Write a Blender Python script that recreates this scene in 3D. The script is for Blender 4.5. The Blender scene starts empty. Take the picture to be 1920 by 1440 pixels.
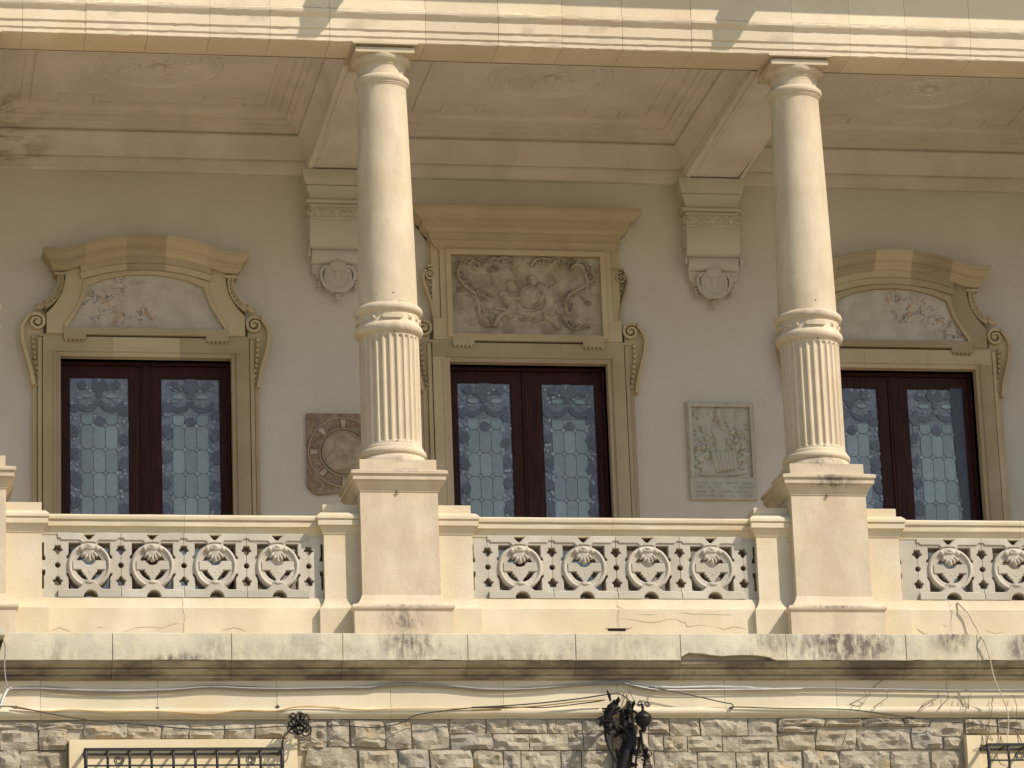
import bpy, bmesh, math, random
import numpy as np
from mathutils import Vector, Matrix
random.seed(7); RNG = np.random.RandomState(11)
S = bpy.context.scene
COL = S.collection
R_ = math.radians
# ---------------------------------------------------------------- camera
cam_d = bpy.data.cameras.new('camera'); cam = bpy.data.objects.new('camera', cam_d); COL.objects.link(cam); S.camera = cam
cam_d.sensor_width = 36.0; cam_d.lens = 36.0*7000/1920; cam_d.clip_start = .5; cam_d.clip_end = 2000
_r = [[0.98412872, -0.17379875, -0.03584206], [0.01341913, 0.27428428, -0.96155502], [0.17694797, 0.94581295, 0.27226327]]
cam.matrix_world = Matrix(((_r[0][0], -_r[1][0], -_r[2][0], -4.99332), (_r[0][1], -_r[1][1], -_r[2][1], -32.81712),
                           (_r[0][2], -_r[1][2], -_r[2][2], -6.9059), (0, 0, 0, 1)))
# ---------------------------------------------------------------- sky, sun, exposure
AZ, EL = R_(48), R_(45)          # sun to the right of the facade's normal, height
w = bpy.data.worlds.new('World'); S.world = w; w.use_nodes = True
nt = w.node_tree; bg = nt.nodes['Background']; sk = nt.nodes.new('ShaderNodeTexSky'); sk.sky_type = 'NISHITA'; sk.sun_disc = False
sk.sun_elevation = EL; sk.sun_rotation = math.pi-AZ
nt.links.new(sk.outputs[0], bg.inputs[0]); bg.inputs[1].default_value = .115
sd = bpy.data.lights.new('sun', 'SUN'); sd.energy = 3.6; sd.angle = R_(.53); sd.color = (1, .925, .815)
sun = bpy.data.objects.new('sun', sd); COL.objects.link(sun)
sdir = Vector((math.sin(AZ)*math.cos(EL), -math.cos(AZ)*math.cos(EL), math.sin(EL)))
sun.rotation_euler = sdir.to_track_quat('Z', 'Y').to_euler(); sun.location = (12, -14, 16)
S.view_settings.view_transform = 'Standard'; S.view_settings.look = 'None'; S.view_settings.gamma = 1
S.view_settings.use_curve_mapping = False; S.view_settings.exposure = .44

# ---------------------------------------------------------------- materials
def N(t, ty, **k):
    n = t.nodes.new(ty)
    for a, b in k.items(): setattr(n, a, b)
    return n
def math_(t, op, a, b=None, clamp=False):
    n = N(t, 'ShaderNodeMath', operation=op, use_clamp=clamp)
    for i, v in enumerate((a, b)):
        if v is None: continue
        if isinstance(v, (int, float)): n.inputs[i].default_value = v
        else: t.links.new(v, n.inputs[i])
    return n.outputs[0]
def noise(t, vec, scale, detail=4, rough=.55, mul=None):
    if mul:
        m = N(t, 'ShaderNodeVectorMath', operation='MULTIPLY'); t.links.new(vec, m.inputs[0]); m.inputs[1].default_value = mul; vec = m.outputs[0]
    n = N(t, 'ShaderNodeTexNoise'); t.links.new(vec, n.inputs['Vector'])
    n.inputs['Scale'].default_value = scale; n.inputs['Detail'].default_value = detail; n.inputs['Roughness'].default_value = rough
    return n.outputs['Fac']
def mrange(t, v, a, b, c=0., d=1.):
    n = N(t, 'ShaderNodeMapRange'); n.interpolation_type = 'SMOOTHSTEP'; t.links.new(v, n.inputs[0])
    for i, x in enumerate((a, b, c, d)): n.inputs[i+1].default_value = x
    return n.outputs[0]
def mix(t, f, a, b, blend='MIX'):
    n = N(t, 'ShaderNodeMix', data_type='RGBA', blend_type=blend)
    if isinstance(f, (int, float)): n.inputs[0].default_value = f
    else: t.links.new(f, n.inputs[0])
    for i, v in ((6, a), (7, b)):
        if isinstance(v, tuple): n.inputs[i].default_value = (*v[:3], 1)
        else: t.links.new(v, n.inputs[i])
    return n.outputs[2]
def new_mat(name):
    m = bpy.data.materials.new(name); m.use_nodes = True
    t = m.node_tree; b = t.nodes['Principled BSDF']; g = N(t, 'ShaderNodeNewGeometry')
    return m, t, b, g.outputs['Position']
def blob(t, pos, c, wd):
    s = N(t, 'ShaderNodeVectorMath', operation='SUBTRACT'); t.links.new(pos, s.inputs[0]); s.inputs[1].default_value = c
    m = N(t, 'ShaderNodeVectorMath', operation='MULTIPLY'); t.links.new(s.outputs[0], m.inputs[0]); m.inputs[1].default_value = tuple(1/x for x in wd)
    l = N(t, 'ShaderNodeVectorMath', operation='LENGTH'); t.links.new(m.outputs[0], l.inputs[0])
    return mrange(t, l.outputs['Value'], 1.0, .15)
def stone(name, c1, c2, scale=2.2, rnd=.06, bump=.25, grain=.12, bscale=60, stains=(), dirt=None, rough=.88, pits=False, warm=None, spot=None, damp=()):
    """weathered stone: two tones by large noise, fine grain, a shift per object, stains with their own shape"""
    m, t, b, P = new_mat(name)
    c = mix(t, mrange(t, noise(t, P, scale, 5), .36, .66), c1, c2)
    if warm: c = mix(t, math_(t, 'MULTIPLY', mrange(t, noise(t, P, scale*.7, 3, mul=(1, 1, 1.7)), .52, .72), warm[1]), c, warm[0])
    gr = mrange(t, noise(t, P, bscale*2.2, 3, .7), .25, .75, 1-grain, 1+grain)
    c = mix(t, 1., c, gr, 'MULTIPLY')
    oi = N(t, 'ShaderNodeObjectInfo')
    c = mix(t, 1., c, mrange(t, oi.outputs['Random'], 0, 1, 1-rnd, 1+rnd), 'MULTIPLY')
    if dirt:
        d = math_(t, 'MULTIPLY', mrange(t, noise(t, P, dirt[1], 6, .65, mul=dirt[3] if len(dirt) > 3 else None), .5-.12, .5+.16), dirt[2])
        c = mix(t, d, c, dirt[0])
    if stains:
        st = noise(t, P, 1, 5, .65, mul=(15, 15, 5)); st2 = noise(t, P, 22, 4, .6)
        msk = None
        for (ce, wd, k) in stains:
            q = math_(t, 'MULTIPLY', blob(t, P, ce, wd), k)
            msk = q if msk is None else math_(t, 'MAXIMUM', msk, q)
        sm = math_(t, 'MULTIPLY', mrange(t, st, .30, .64), mrange(t, st2, .25, .65, .45, 1.))
        c = mix(t, math_(t, 'MULTIPLY', msk, sm, True), c, (.15, .115, .095))
    for (ce, wd, k) in damp:
        q = math_(t, 'MULTIPLY', blob(t, P, ce, wd), k)
        q = math_(t, 'MULTIPLY', q, mrange(t, noise(t, P, 3.2, 6, .65, mul=(.7, 1, 2.6)), .42, .60))
        c = mix(t, q, c, (.27, .19, .115))
    if spot:
        c = mix(t, math_(t, 'MULTIPLY', mrange(t, noise(t, P, spot[1], 2, .5), .68, .74), spot[2]), c, spot[0])
    t.links.new(c, b.inputs['Base Color']); b.inputs['Roughness'].default_value = rough; b.inputs['Specular IOR Level'].default_value = .2
    h = math_(t, 'ADD', noise(t, P, bscale, 5, .6), math_(t, 'MULTIPLY', noise(t, P, bscale*.13, 3), 1.6))
    if pits: h = math_(t, 'SUBTRACT', h, math_(t, 'MULTIPLY', mrange(t, noise(t, P, 34, 2), .64, .72), 1.2))
    bu = N(t, 'ShaderNodeBump'); bu.inputs['Strength'].default_value = bump; bu.inputs['Distance'].default_value = .01
    t.links.new(h, bu.inputs['Height']); t.links.new(bu.outputs[0], b.inputs['Normal'])
    return m
def plain(name, c, rough=.6, metal=0., spec=.3):
    m, t, b, P = new_mat(name)
    cc = mix(t, noise(t, P, 30, 4), tuple(x*.75 for x in c), tuple(min(1, x*1.2) for x in c))
    t.links.new(cc, b.inputs['Base Color']); b.inputs['Roughness'].default_value = rough; b.inputs['Metallic'].default_value = metal
    b.inputs['Specular IOR Level'].default_value = spec
    return m
M = {}
M['cream'] = stone('cream_limestone', (.57, .475, .315), (.62, .53, .37), 2.6, .04, .18, pits=True, warm=((.60, .475, .285), .7), dirt=((.50, .42, .30), 3.2, .35, (1, 1, .6)))
M['column'] = stone('column_limestone', (.545, .45, .305), (.60, .50, .35), 3.0, .03, .22, .11, 80, pits=True, dirt=((.46, .365, .25), 2.2, .55, (2.2, 2.2, .7)), warm=((.57, .435, .285), .75),
    stains=[((4.05, -.42, 1.53), (.34, .3, .10), 1.1), ((4.0, -.3, 1.74), (.3, .3, .09), .9), ((0.08, -.4, 1.60), (.25, .3, .05), .6), ((0, -.3, 1.73), (.2, .3, .06), .5),
            ((0.0, -.45, .20), (.34, .2, .17), .85), ((.05, -.46, .33), (.40, .2, .03), .9), ((4.0, -.46, .33), (.45, .2, .03), 1.), ((4.05, -.45, .04), (.4, .2, .07), .7),
            ((3.98, -.3, 3.2), (.3, .3, .06), .5), ((0, -.3, 3.0), (.25, .3, .06), .5), ((0, -.3, 3.24), (.25, .3, .03), .5)])
M['panel'] = stone('pierced_grey_stone', (.435, .39, .31), (.50, .455, .37), 3., .10, .16, .10, 80, dirt=((.40, .35, .27), 4, .5))
M['ledge'] = stone('ledge_limestone', (.60, .525, .37), (.66, .585, .43), 1.8, .05, .25, .09, 70, warm=((.64, .53, .33), .6), pits=True,
    dirt=((.42, .38, .30), 2.6, .55),
    stains=[((0.02, -.67, -.08), (.42, .4, .22), 1.25), ((4.0, -.67, -.08), (.80, .4, .26), 1.35), ((3.35, -.67, -.04), (.35, .4, .18), .8), ((5.02, -.67, -.02), (.28, .4, .2), 1.1),
            ((5.75, -.67, -.08), (.35, .4, .26), 1.2), ((-2.0, -.67, -.20), (.5, .4, .09), 1.1), ((-1.0, -.67, -.1), (.5, .4, .2), .45), ((1.1, -.67, -.19), (.9, .4, .07), .7), ((-1.7, -.67, -.1), (.3, .4, .2), .5), ((1., -.67, -.15), (7., .4, .16), .38), ((-3.1, -.67, -.15), (.3, .4, .2), .5), ((2.0, -.67, -.05), (.4, .4, .2), .4)])
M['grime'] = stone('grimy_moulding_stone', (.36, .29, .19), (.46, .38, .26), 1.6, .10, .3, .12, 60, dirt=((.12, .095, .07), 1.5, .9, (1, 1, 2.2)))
M['frieze'] = stone('frieze_limestone', (.62, .53, .365), (.66, .57, .41), 1.6, .05, .16, .06, 70, warm=((.60, .48, .28), .6), dirt=((.50, .42, .28), 1.3, .4, (1, 1, .4)))
M['entab'] = stone('entablature_limestone', (.63, .525, .355), (.67, .565, .395), 1.4, .07, .22, .08, 70, warm=((.64, .49, .31), .75), pits=True)
M['plaster'] = stone('grey_white_plaster', (.60, .54, .455), (.64, .58, .495), .8, .0, .12, .05, 110, rough=.95, dirt=((.54, .485, .39), .9, .5, (1, 1, .6)))
M['ceiling'] = stone('painted_ceiling_plaster', (.70, .62, .52), (.74, .66, .555), 1.2, .02, .10, .04, 110, rough=.95, dirt=((.42, .36, .28), .9, .35),
    damp=[((-3.55, 3.35, 5.95), (.85, .9, .32), 1.), ((-3.5, 2.9, 6.2), (.8, .6, .12), .8)])
M['ochre'] = stone('ochre_door_stone', (.435, .345, .212), (.495, .40, .258), 1.3, .18, .16, .07, 90, warm=((.41, .30, .185), .75))
M['relief'] = stone('brown_relief_stone', (.44, .37, .27), (.50, .43, .33), 2.5, .0, .2, .1, 90, dirt=((.22, .165, .11), 6, .6))
M['corbel'] = stone('corbel_plaster', (.50, .455, .37), (.54, .49, .41), 1.5, .03, .12, .05, 100)
M['terracotta'] = stone('weathered_terracotta', (.28, .205, .14), (.38, .295, .205), 14, .0, .35, .15, 90, dirt=((.22, .12, .07), 22, .7))
M['palerelief'] = stone('pale_relief_stone', (.41, .335, .24), (.47, .40, .30), 8, .04, .2, .08, 110)
M['tanrelief'] = stone('tan_relief_stone', (.36, .28, .19), (.44, .355, .26), 8, .0, .2, .08, 110)
M['marbleplaque'] = stone('grey_marble_plaque', (.47, .43, .36), (.53, .49, .42), 3, .0, .15, .06, 110, dirt=((.38, .32, .25), 9, .4))
M['mortar'] = stone('lime_mortar', (.40, .345, .25), (.46, .40, .30), 6, .0, .7, .15, 45)
M['window_stone'] = stone('smooth_window_stone', (.66, .53, .32), (.70, .58, .37), 2, .02, .12, .05, 80)
M['pavement'] = stone('stone_pavement', (.345, .295, .205), (.385, .33, .235), .3, .0, .2, .1, 8)
M['tiles'] = stone('terrace_tiles', (.54, .45, .32), (.58, .49, .36), .8, .0, .1, .1, 20)
M['iron'] = plain('wrought_iron', (.012, .010, .0095), .5, .4, .4)
M['grille'] = plain('grey_painted_iron', (.028, .025, .023), .5, .3, .4)
M['cable_grey'] = plain('grey_cable', (.30, .28, .25), .6)
M['cable_white'] = plain('white_cable', (.72, .70, .66), .6)
M['cable_yellow'] = plain('ochre_cable', (.50, .33, .12), .6)
M['cable_black'] = plain('black_cable', (.05, .042, .035), .6)
M['twig'] = plain('dry_twig', (.15, .105, .07), .8)
M['vine'] = plain('bare_vine_stem', (.52, .43, .31), .8)
M['rust'] = plain('rusty_red_lamp', (.5, .02, .01), .4)
M['lead'] = plain('lead_came', (.15, .165, .20), .4)
M['crackfill'] = plain('crack_shade', (.27, .19, .10), .9)
M['dark'] = plain('dark_hole', (.02, .016, .012), .9)
# rubble stones: colour by object
def rubble():
    m, t, b, P = new_mat('rough_grey_stone')
    oi = N(t, 'ShaderNodeObjectInfo')
    r = N(t, 'ShaderNodeValToRGB'); t.links.new(oi.outputs['Random'], r.inputs[0])
    cr = r.color_ramp; cr.elements[0].color = (.31, .265, .19, 1); cr.elements[1].color = (.39, .315, .205, 1)
    for p, c in ((.2, (.25, .23, .19)), (.4, (.38, .325, .235)), (.6, (.33, .29, .22)), (.8, (.27, .215, .14))):
        e = cr.elements.new(p); e.color = (*c, 1)
    c = mix(t, mrange(t, noise(t, P, 9, 6, .65), .35, .68), r.outputs[0], (.42, .36, .26))
    c = mix(t, math_(t, 'MULTIPLY', mrange(t, noise(t, P, 16, 5, .7, mul=(1, 1, 2)), .55, .70), .75), c, (.17, .155, .14))
    c = mix(t, math_(t, 'MULTIPLY', mrange(t, noise(t, P, 5, 3), .58, .72), .6), c, (.40, .29, .15))
    t.links.new(c, b.inputs['Base Color']); b.inputs['Roughness'].default_value = .9; b.inputs['Specular IOR Level'].default_value = .2
    bu = N(t, 'ShaderNodeBump'); bu.inputs['Strength'].default_value = .8; bu.inputs['Distance'].default_value = .02
    h = math_(t, 'ADD', noise(t, P, 18, 6, .65, mul=(1, 1, 1.6)), math_(t, 'MULTIPLY', noise(t, P, 70, 4, .6), .3))
    t.links.new(h, bu.inputs['Height']); t.links.new(bu.outputs[0], b.inputs['Normal'])
    return m
M['rubble'] = rubble()
def wood():
    m, t, b, P = new_mat('dark_mahogany')
    c = mix(t, mrange(t, noise(t, P, 1, 6, .6, mul=(60, 60, 2.5)), .35, .7), (.022, .006, .0045), (.058, .016, .010))
    t.links.new(c, b.inputs['Base Color']); b.inputs['Roughness'].default_value = .5; b.inputs['Specular IOR Level'].default_value = .16
    return m
M['wood'] = wood()
def marble():
    m, t, b, P = new_mat('veined_breccia_marble')
    n1 = noise(t, P, 2.6, 3, .5, mul=(1, 1, 1.5))
    wv = N(t, 'ShaderNodeVectorMath', operation='ADD')
    nn = N(t, 'ShaderNodeTexNoise'); nn.inputs['Scale'].default_value = 5; nn.inputs['Detail'].default_value = 5; t.links.new(P, nn.inputs['Vector'])
    sc = N(t, 'ShaderNodeVectorMath', operation='MULTIPLY'); t.links.new(nn.outputs['Color'], sc.inputs[0]); sc.inputs[1].default_value = (.55, .55, .55)
    t.links.new(P, wv.inputs[0]); t.links.new(sc.outputs[0], wv.inputs[1])
    vo = N(t, 'ShaderNodeTexVoronoi', feature='DISTANCE_TO_EDGE'); vo.inputs['Scale'].default_value = 7; t.links.new(wv.outputs[0], vo.inputs['Vector'])
    vein = mrange(t, vo.outputs['Distance'], .05, .0)
    reg = None
    for c_, k_ in (((-2.52, 4.34), .16), ((-2.30, 4.40), .15), ((-2.18, 4.50), .15), ((-2.42, 4.18), .20), ((-2.15, 4.14), .15), ((-2.02, 4.20), .13), ((5.98, 4.50), .16), ((6.02, 4.34), .2), ((6.22, 4.36), .17), ((6.35, 4.20), .2), ((6.50, 4.12), .15), ((1.9, 4.2), .1)):
        q_ = blob(t, wv.outputs[0], (c_[0]+.27, 3.6, c_[1]+.27), (k_*1.5, 9, k_))
        reg = q_ if reg is None else math_(t, 'MAXIMUM', reg, q_)
    c = mix(t, mrange(t, noise(t, P, 6, 4), .35, .65), (.55, .49, .39), (.46, .40, .31))
    c = mix(t, math_(t, 'MULTIPLY', mrange(t, noise(t, P, 9, 3), .54, .62), math_(t, 'MULTIPLY', reg, .8)), c, (.42, .26, .12))
    c = mix(t, math_(t, 'MULTIPLY', math_(t, 'MULTIPLY', vein, reg), .95), c, (.10, .075, .08))
    c = mix(t, math_(t, 'MULTIPLY', mrange(t, noise(t, P, 12, 4, .6), .60, .68), math_(t, 'MULTIPLY', reg, .7)), c, (.13, .10, .11))
    t.links.new(c, b.inputs['Base Color']); b.inputs['Roughness'].default_value = .4; b.inputs['Specular IOR Level'].default_value = .3
    return m
M['marble'] = marble()
def glass(name, c, var, sc=14):
    m, t, b, P = new_mat(name)
    oi = N(t, 'ShaderNodeObjectInfo')
    cc = mix(t, mrange(t, noise(t, P, sc, 4), .35, .65), tuple(x*(1-var) for x in c), tuple(x*(1+var) for x in c))
    cc = mix(t, 1., cc, mrange(t, oi.outputs['Random'], 0, 1, .86, 1.12), 'MULTIPLY')
    t.links.new(cc, b.inputs['Base Color']); b.inputs['Roughness'].default_value = .30; b.inputs['Specular IOR Level'].default_value = .5; b.inputs['Coat Weight'].default_value = .12; b.inputs['Coat Roughness'].default_value = .15
    bu = N(t, 'ShaderNodeBump'); bu.inputs['Strength'].default_value = .015; bu.inputs['Distance'].default_value = .01
    t.links.new(noise(t, P, 25, 2), bu.inputs['Height']); t.links.new(bu.outputs[0], b.inputs['Normal'])
    return m
M['pane'] = glass('pale_blue_leaded_glass', (.255, .325, .36), .05)
M['dpane'] = glass('pale_diamond_glass', (.29, .335, .37), .06)
M['painted_dark_pane'] = glass('painted_dark_pane', (.018, .019, .022), .3, 12)  # opaque dark colour, stands in for gloom seen in the glass
M['border'] = glass('mottled_violet_glass', (.17, .19, .235), .22, 26)
M['petal'] = glass('dark_violet_glass', (.095, .097, .128), .25, 40)

# ---------------------------------------------------------------- mesh helpers
class MB:
    def __init__(s): s.v = []; s.f = []
    def add(s, vs, fs):
        o = len(s.v); s.v += [tuple(map(float, p)) for p in vs]; s.f += [tuple(i+o for i in f) for f in fs]; return s
    def box(s, x0, x1, y0, y1, z0, z1):
        return s.add([(x, y, z) for z in (z0, z1) for y in (y0, y1) for x in (x0, x1)],
            [(0, 2, 3, 1), (4, 5, 7, 6), (0, 1, 5, 4), (2, 6, 7, 3), (0, 4, 6, 2), (1, 3, 7, 5)])
    def prof_x(s, prof, x0, x1, n=1, jit=0., caps=True):
        """profile of (y,z) pushed along X"""
        k = len(prof); vs = []; fs = []
        for i in range(n+1):
            x = x0+(x1-x0)*i/n
            for (y, z) in prof:
                vs.append((x, y+random.uniform(-jit, jit), z+random.uniform(-jit, jit)))
        for i in range(n):
            for j in range(k):
                a = i*k+j; b = i*k+(j+1) % k
                fs.append((a, b, b+k, a+k))
        if caps: fs += [tuple(range(k))[::-1], tuple(range(n*k, n*k+k))]
        return s.add(vs, fs)
    def rects(s, prof, cx, cy, top=True, bot=True, hy=None):
        """stack of rectangles: prof of (half size, z) ; hy adds to the y half size"""
        vs = []; fs = []
        for (h, z) in prof:
            a = h; b = h+(hy or 0)
            vs += [(cx-a, cy-b, z), (cx+a, cy-b, z), (cx+a, cy+b, z), (cx-a, cy+b, z)]
        for i in range(len(prof)-1):
            for j in range(4):
                fs.append((i*4+j, i*4+(j+1) % 4, i*4+4+(j+1) % 4, i*4+4+j))
        n = (len(prof)-1)*4
        if bot: fs.append((3, 2, 1, 0))
        if top: fs.append((n, n+1, n+2, n+3))
        return s.add(vs, fs)
    def rects2(s, prof, x0, x1, y0, y1):
        """stack over a rectangle: prof of (offset outward, z)"""
        vs = []; fs = []
        for (o, z) in prof: vs += [(x0-o, y0-o, z), (x1+o, y0-o, z), (x1+o, y1+o, z), (x0-o, y1+o, z)]
        for i in range(len(prof)-1):
            for j in range(4): fs.append((i*4+j, i*4+(j+1) % 4, i*4+4+(j+1) % 4, i*4+4+j))
        n = (len(prof)-1)*4
        fs += [(3, 2, 1, 0), (n, n+1, n+2, n+3)]
        return s.add(vs, fs)
    def lathe(s, prof, cx=0, cy=0, seg=64, cap=True):
        vs = []; fs = []; k = len(prof)
        for (r, z) in prof:
            for i in range(seg):
                a = 2*math.pi*i/seg; vs.append((cx+r*math.cos(a), cy+r*math.sin(a), z))
        for j in range(k-1):
            for i in range(seg):
                i2 = (i+1) % seg; fs.append((j*seg+i, j*seg+i2, j*seg+seg+i2, j*seg+seg+i))
        if cap: fs += [tuple(range(seg))[::-1], tuple(range((k-1)*seg, k*seg))]
        return s.add(vs, fs)
    def tube(s, pts, r, seg=6, cap=True):
        """tube along points; r one radius or one per point"""
        pts = [Vector(p) for p in pts]; n = len(pts); rs = r if isinstance(r, (list, tuple)) else [r]*n
        vs = []; fs = []; up = Vector((.13, -.97, .2)).normalized()
        for i, p in enumerate(pts):
            d = (pts[min(i+1, n-1)]-pts[max(i-1, 0)])
            if d.length < 1e-9: d = Vector((0, 0, 1))
            d.normalize(); u = d.cross(up)
            if u.length < .05: u = d.cross(Vector((1, 0, 0)))
            u.normalize(); v = d.cross(u)
            for j in range(seg):
                a = 2*math.pi*j/seg; vs.append(p+(u*math.cos(a)+v*math.sin(a))*rs[i])
        for i in range(n-1):
            for j in range(seg):
                j2 = (j+1) % seg; fs.append((i*seg+j, i*seg+seg+j, i*seg+seg+j2, i*seg+j2))
        if cap: fs += [tuple(range(seg)), tuple(range((n-1)*seg, n*seg))[::-1]]
        return s.add(vs, fs)
    def ell(s, c, r, ang=0., nu=10, nv=7):
        """ellipsoid, turned by ang in the XZ plane"""
        vs = []; fs = []; ca, sa = math.cos(ang), math.sin(ang)
        for j in range(nv+1):
            ph = math.pi*j/nv
            for i in range(nu):
                th = 2*math.pi*i/nu
                x = r[0]*math.sin(ph)*math.cos(th); y = r[1]*math.sin(ph)*math.sin(th); z = r[2]*math.cos(ph)
                vs.append((c[0]+x*ca-z*sa, c[1]+y, c[2]+x*sa+z*ca))
        for j in range(nv):
            for i in range(nu):
                i2 = (i+1) % nu; fs.append((j*nu+i, j*nu+nu+i, j*nu+nu+i2, j*nu+i2))
        return s.add(vs, fs)
    def poly(s, outer, y0, y1, holes=(), bevel=0.):
        """outline in XZ given depth from y0 (front) to y1 (back), with holes"""
        cu = bpy.data.curves.new('tmp', 'CURVE'); cu.dimensions = '2D'; cu.fill_mode = 'BOTH'
        cu.extrude = max(1e-4, abs(y1-y0)/2-bevel); cu.bevel_depth = bevel; cu.bevel_resolution = 0; cu.offset = -bevel
        for pl in [outer]+list(holes):
            sp = cu.splines.new('POLY'); sp.points.add(len(pl)-1)
            for i, (x, z) in enumerate(pl): sp.points[i].co = (x, z, 0, 1)
            sp.use_cyclic_u = True
        ob = bpy.data.objects.new('tmp', cu)
        me = bpy.data.meshes.new_from_object(ob)
        ym = (y0+y1)/2
        vs = [(v.co.x, ym-v.co.z, v.co.y) for v in me.vertices]; fs = [tuple(p.vertices) for p in me.polygons]
        bpy.data.objects.remove(ob); bpy.data.curves.remove(cu); bpy.data.meshes.remove(me)
        return s.add(vs, fs)
    def grid(s, xs, zs, fy, close=None):
        """front sheet y=fy(x,z) over a grid, with a rim back to y=close"""
        nx, nz = len(xs), len(zs); Y = fy
        vs = [(xs[i], Y[j, i], zs[j]) for j in range(nz) for i in range(nx)]
        fs = [(j*nx+i, j*nx+i+1, j*nx+nx+i+1, j*nx+nx+i) for j in range(nz-1) for i in range(nx-1)]
        if close is not None:
            ring = [i for i in range(nx)]+[j*nx+nx-1 for j in range(1, nz)]+[(nz-1)*nx+i for i in range(nx-2, -1, -1)]+[j*nx for j in range(nz-2, 0, -1)]
            o = len(vs)
            for r in ring: vs.append((vs[r][0], close, vs[r][2]))
            m = len(ring)
            for a in range(m): fs.append((ring[(a+1) % m], ring[a], o+a, o+(a+1) % m))
        return s.add(vs, fs)
    def mirror_x(s, cx=0.):
        n = len(s.v); s.v += [(2*cx-x, y, z) for x, y, z in s.v]; s.f += [tuple(i+n for i in f[::-1]) for f in list(s.f)]; return s

def mesh(name, mb, mat, smooth=35, off=(0, 0, 0)):
    me = bpy.data.meshes.new(name)
    o = Vector(off)
    me.from_pydata([tuple(Vector(v)-o) for v in mb.v], [], mb.f); me.validate(); me.update()
    bm = bmesh.new(); bm.from_mesh(me); bmesh.ops.recalc_face_normals(bm, faces=bm.faces); bm.to_mesh(me); bm.free()
    if smooth:
        me.polygons.foreach_set('use_smooth', [True]*len(me.polygons)); me.set_sharp_from_angle(angle=R_(smooth))
    me.materials.append(mat if not isinstance(mat, str) else M[mat])
    return me
def wloc(o):
    l = Vector(o.location)
    while o.parent: o = o.parent; l += Vector(o.location)
    return l
def part(name, mb, mat, parent, smooth=35, label=None, kind=None):
    """a mesh given in scene metres, linked under its parent"""
    me = mesh(name, mb, mat, smooth, wloc(parent)) if isinstance(mb, MB) else mb
    o = bpy.data.objects.new(name, me); COL.objects.link(o); o.parent = parent
    if label: o['label'] = label
    if kind: o['kind'] = kind
    return o
def tag(o, label=None, cat=None, group=None, kind=None):
    for k, v in (('label', label), ('category', cat), ('group', group), ('kind', kind)):
        if v: o[k] = v
    return o
def thing(name, label, cat, loc=(0, 0, 0), group=None):
    o = bpy.data.objects.new(name, None); o.empty_display_size = .1; COL.objects.link(o); o.location = loc
    return tag(o, label, cat, group)
def solo(name, mb, mat, label=None, cat=None, group=None, kind=None, smooth=35):
    o = bpy.data.objects.new(name, mesh(name, mb, mat, smooth)); COL.objects.link(o); return tag(o, label, cat, group, kind)
def dup(root, dx, label=None):
    r = root.copy(); COL.objects.link(r); r.location = Vector(root.location)+Vector((dx, 0, 0))
    if label: r['label'] = label
    for ch in list(root.children):
        c = ch.copy(); COL.objects.link(c); c.parent = r
        for g in list(ch.children):
            d = g.copy(); COL.objects.link(d); d.parent = c
    return r
def arc(cx, cz, r, a0, a1, n=12): return [(cx+r*math.cos(R_(a0+(a1-a0)*i/n)), cz+r*math.sin(R_(a0+(a1-a0)*i/n))) for i in range(n+1)]
def spiral(cx, cz, r0, r1, a0, a1, n=28): return [(cx+(r0+(r1-r0)*i/n)*math.cos(R_(a0+(a1-a0)*i/n)), cz+(r0+(r1-r0)*i/n)*math.sin(R_(a0+(a1-a0)*i/n))) for i in range(n+1)]
def smooth_path(p, n=6):
    """Catmull-Rom through points"""
    out = []
    P = [p[0]]+list(p)+[p[-1]]
    for i in range(1, len(P)-2):
        a, b, c, d = (np.array(q, float) for q in P[i-1:i+3])
        for k in range(n):
            t = k/n; out.append(tuple(.5*(2*b+(c-a)*t+(2*a-5*b+4*c-d)*t*t+(3*b-a-3*c+d)*t**3)))
    out.append(tuple(np.array(p[-1], float))); return out
def relief(x0, x1, z0, z1, nx, nz, strokes, y, depth, noise_amp=.0):
    """carved relief: a grid pushed towards the viewer by the highest stroke at each point"""
    xs = np.linspace(x0, x1, nx); zs = np.linspace(z0, z1, nz); X, Z = np.meshgrid(xs, zs); H = np.zeros_like(X)
    for s in strokes:
        if s[0] == 'd':      # dome cx cz rx rz h angle
            _, cx, cz, rx, rz, h, a = s; ca, sa = math.cos(a), math.sin(a)
            u = ((X-cx)*ca+(Z-cz)*sa)/rx; v = (-(X-cx)*sa+(Z-cz)*ca)/rz; q = 1-u*u-v*v
            H = np.maximum(H, np.where(q > 0, h*np.sqrt(np.maximum(q, 0)), 0))
        elif s[0] == 'l':    # line of points, radius, height
            _, pts, r, h = s
            for (a, b) in zip(pts[:-1], pts[1:]):
                dx, dz = b[0]-a[0], b[1]-a[1]; L = dx*dx+dz*dz+1e-12
                t = np.clip(((X-a[0])*dx+(Z-a[1])*dz)/L, 0, 1); q = 1-((X-a[0]-t*dx)**2+(Z-a[1]-t*dz)**2)/(r*r)
                H = np.maximum(H, np.where(q > 0, h*np.sqrt(np.maximum(q, 0)), 0))
        elif s[0] == 'p':    # flat plate: polygon test by half planes of a circle
            _, cx, cz, r, h = s; H = np.where((X-cx)**2+(Z-cz)**2 < r*r, np.maximum(H, h), H)
    H += noise_amp*RNG.rand(*H.shape)
    return xs, zs, y-H*depth
CABLE_GREY = [(-3.495, -0.436), (-3.261, -0.433), (-3.044, -0.443), (-2.76, -0.454), (-2.424, -0.457), (-2.087, -0.444), (-1.748, -0.42), (-1.408, -0.433), (-1.067, -0.438), (-0.602, -0.428)]
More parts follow.
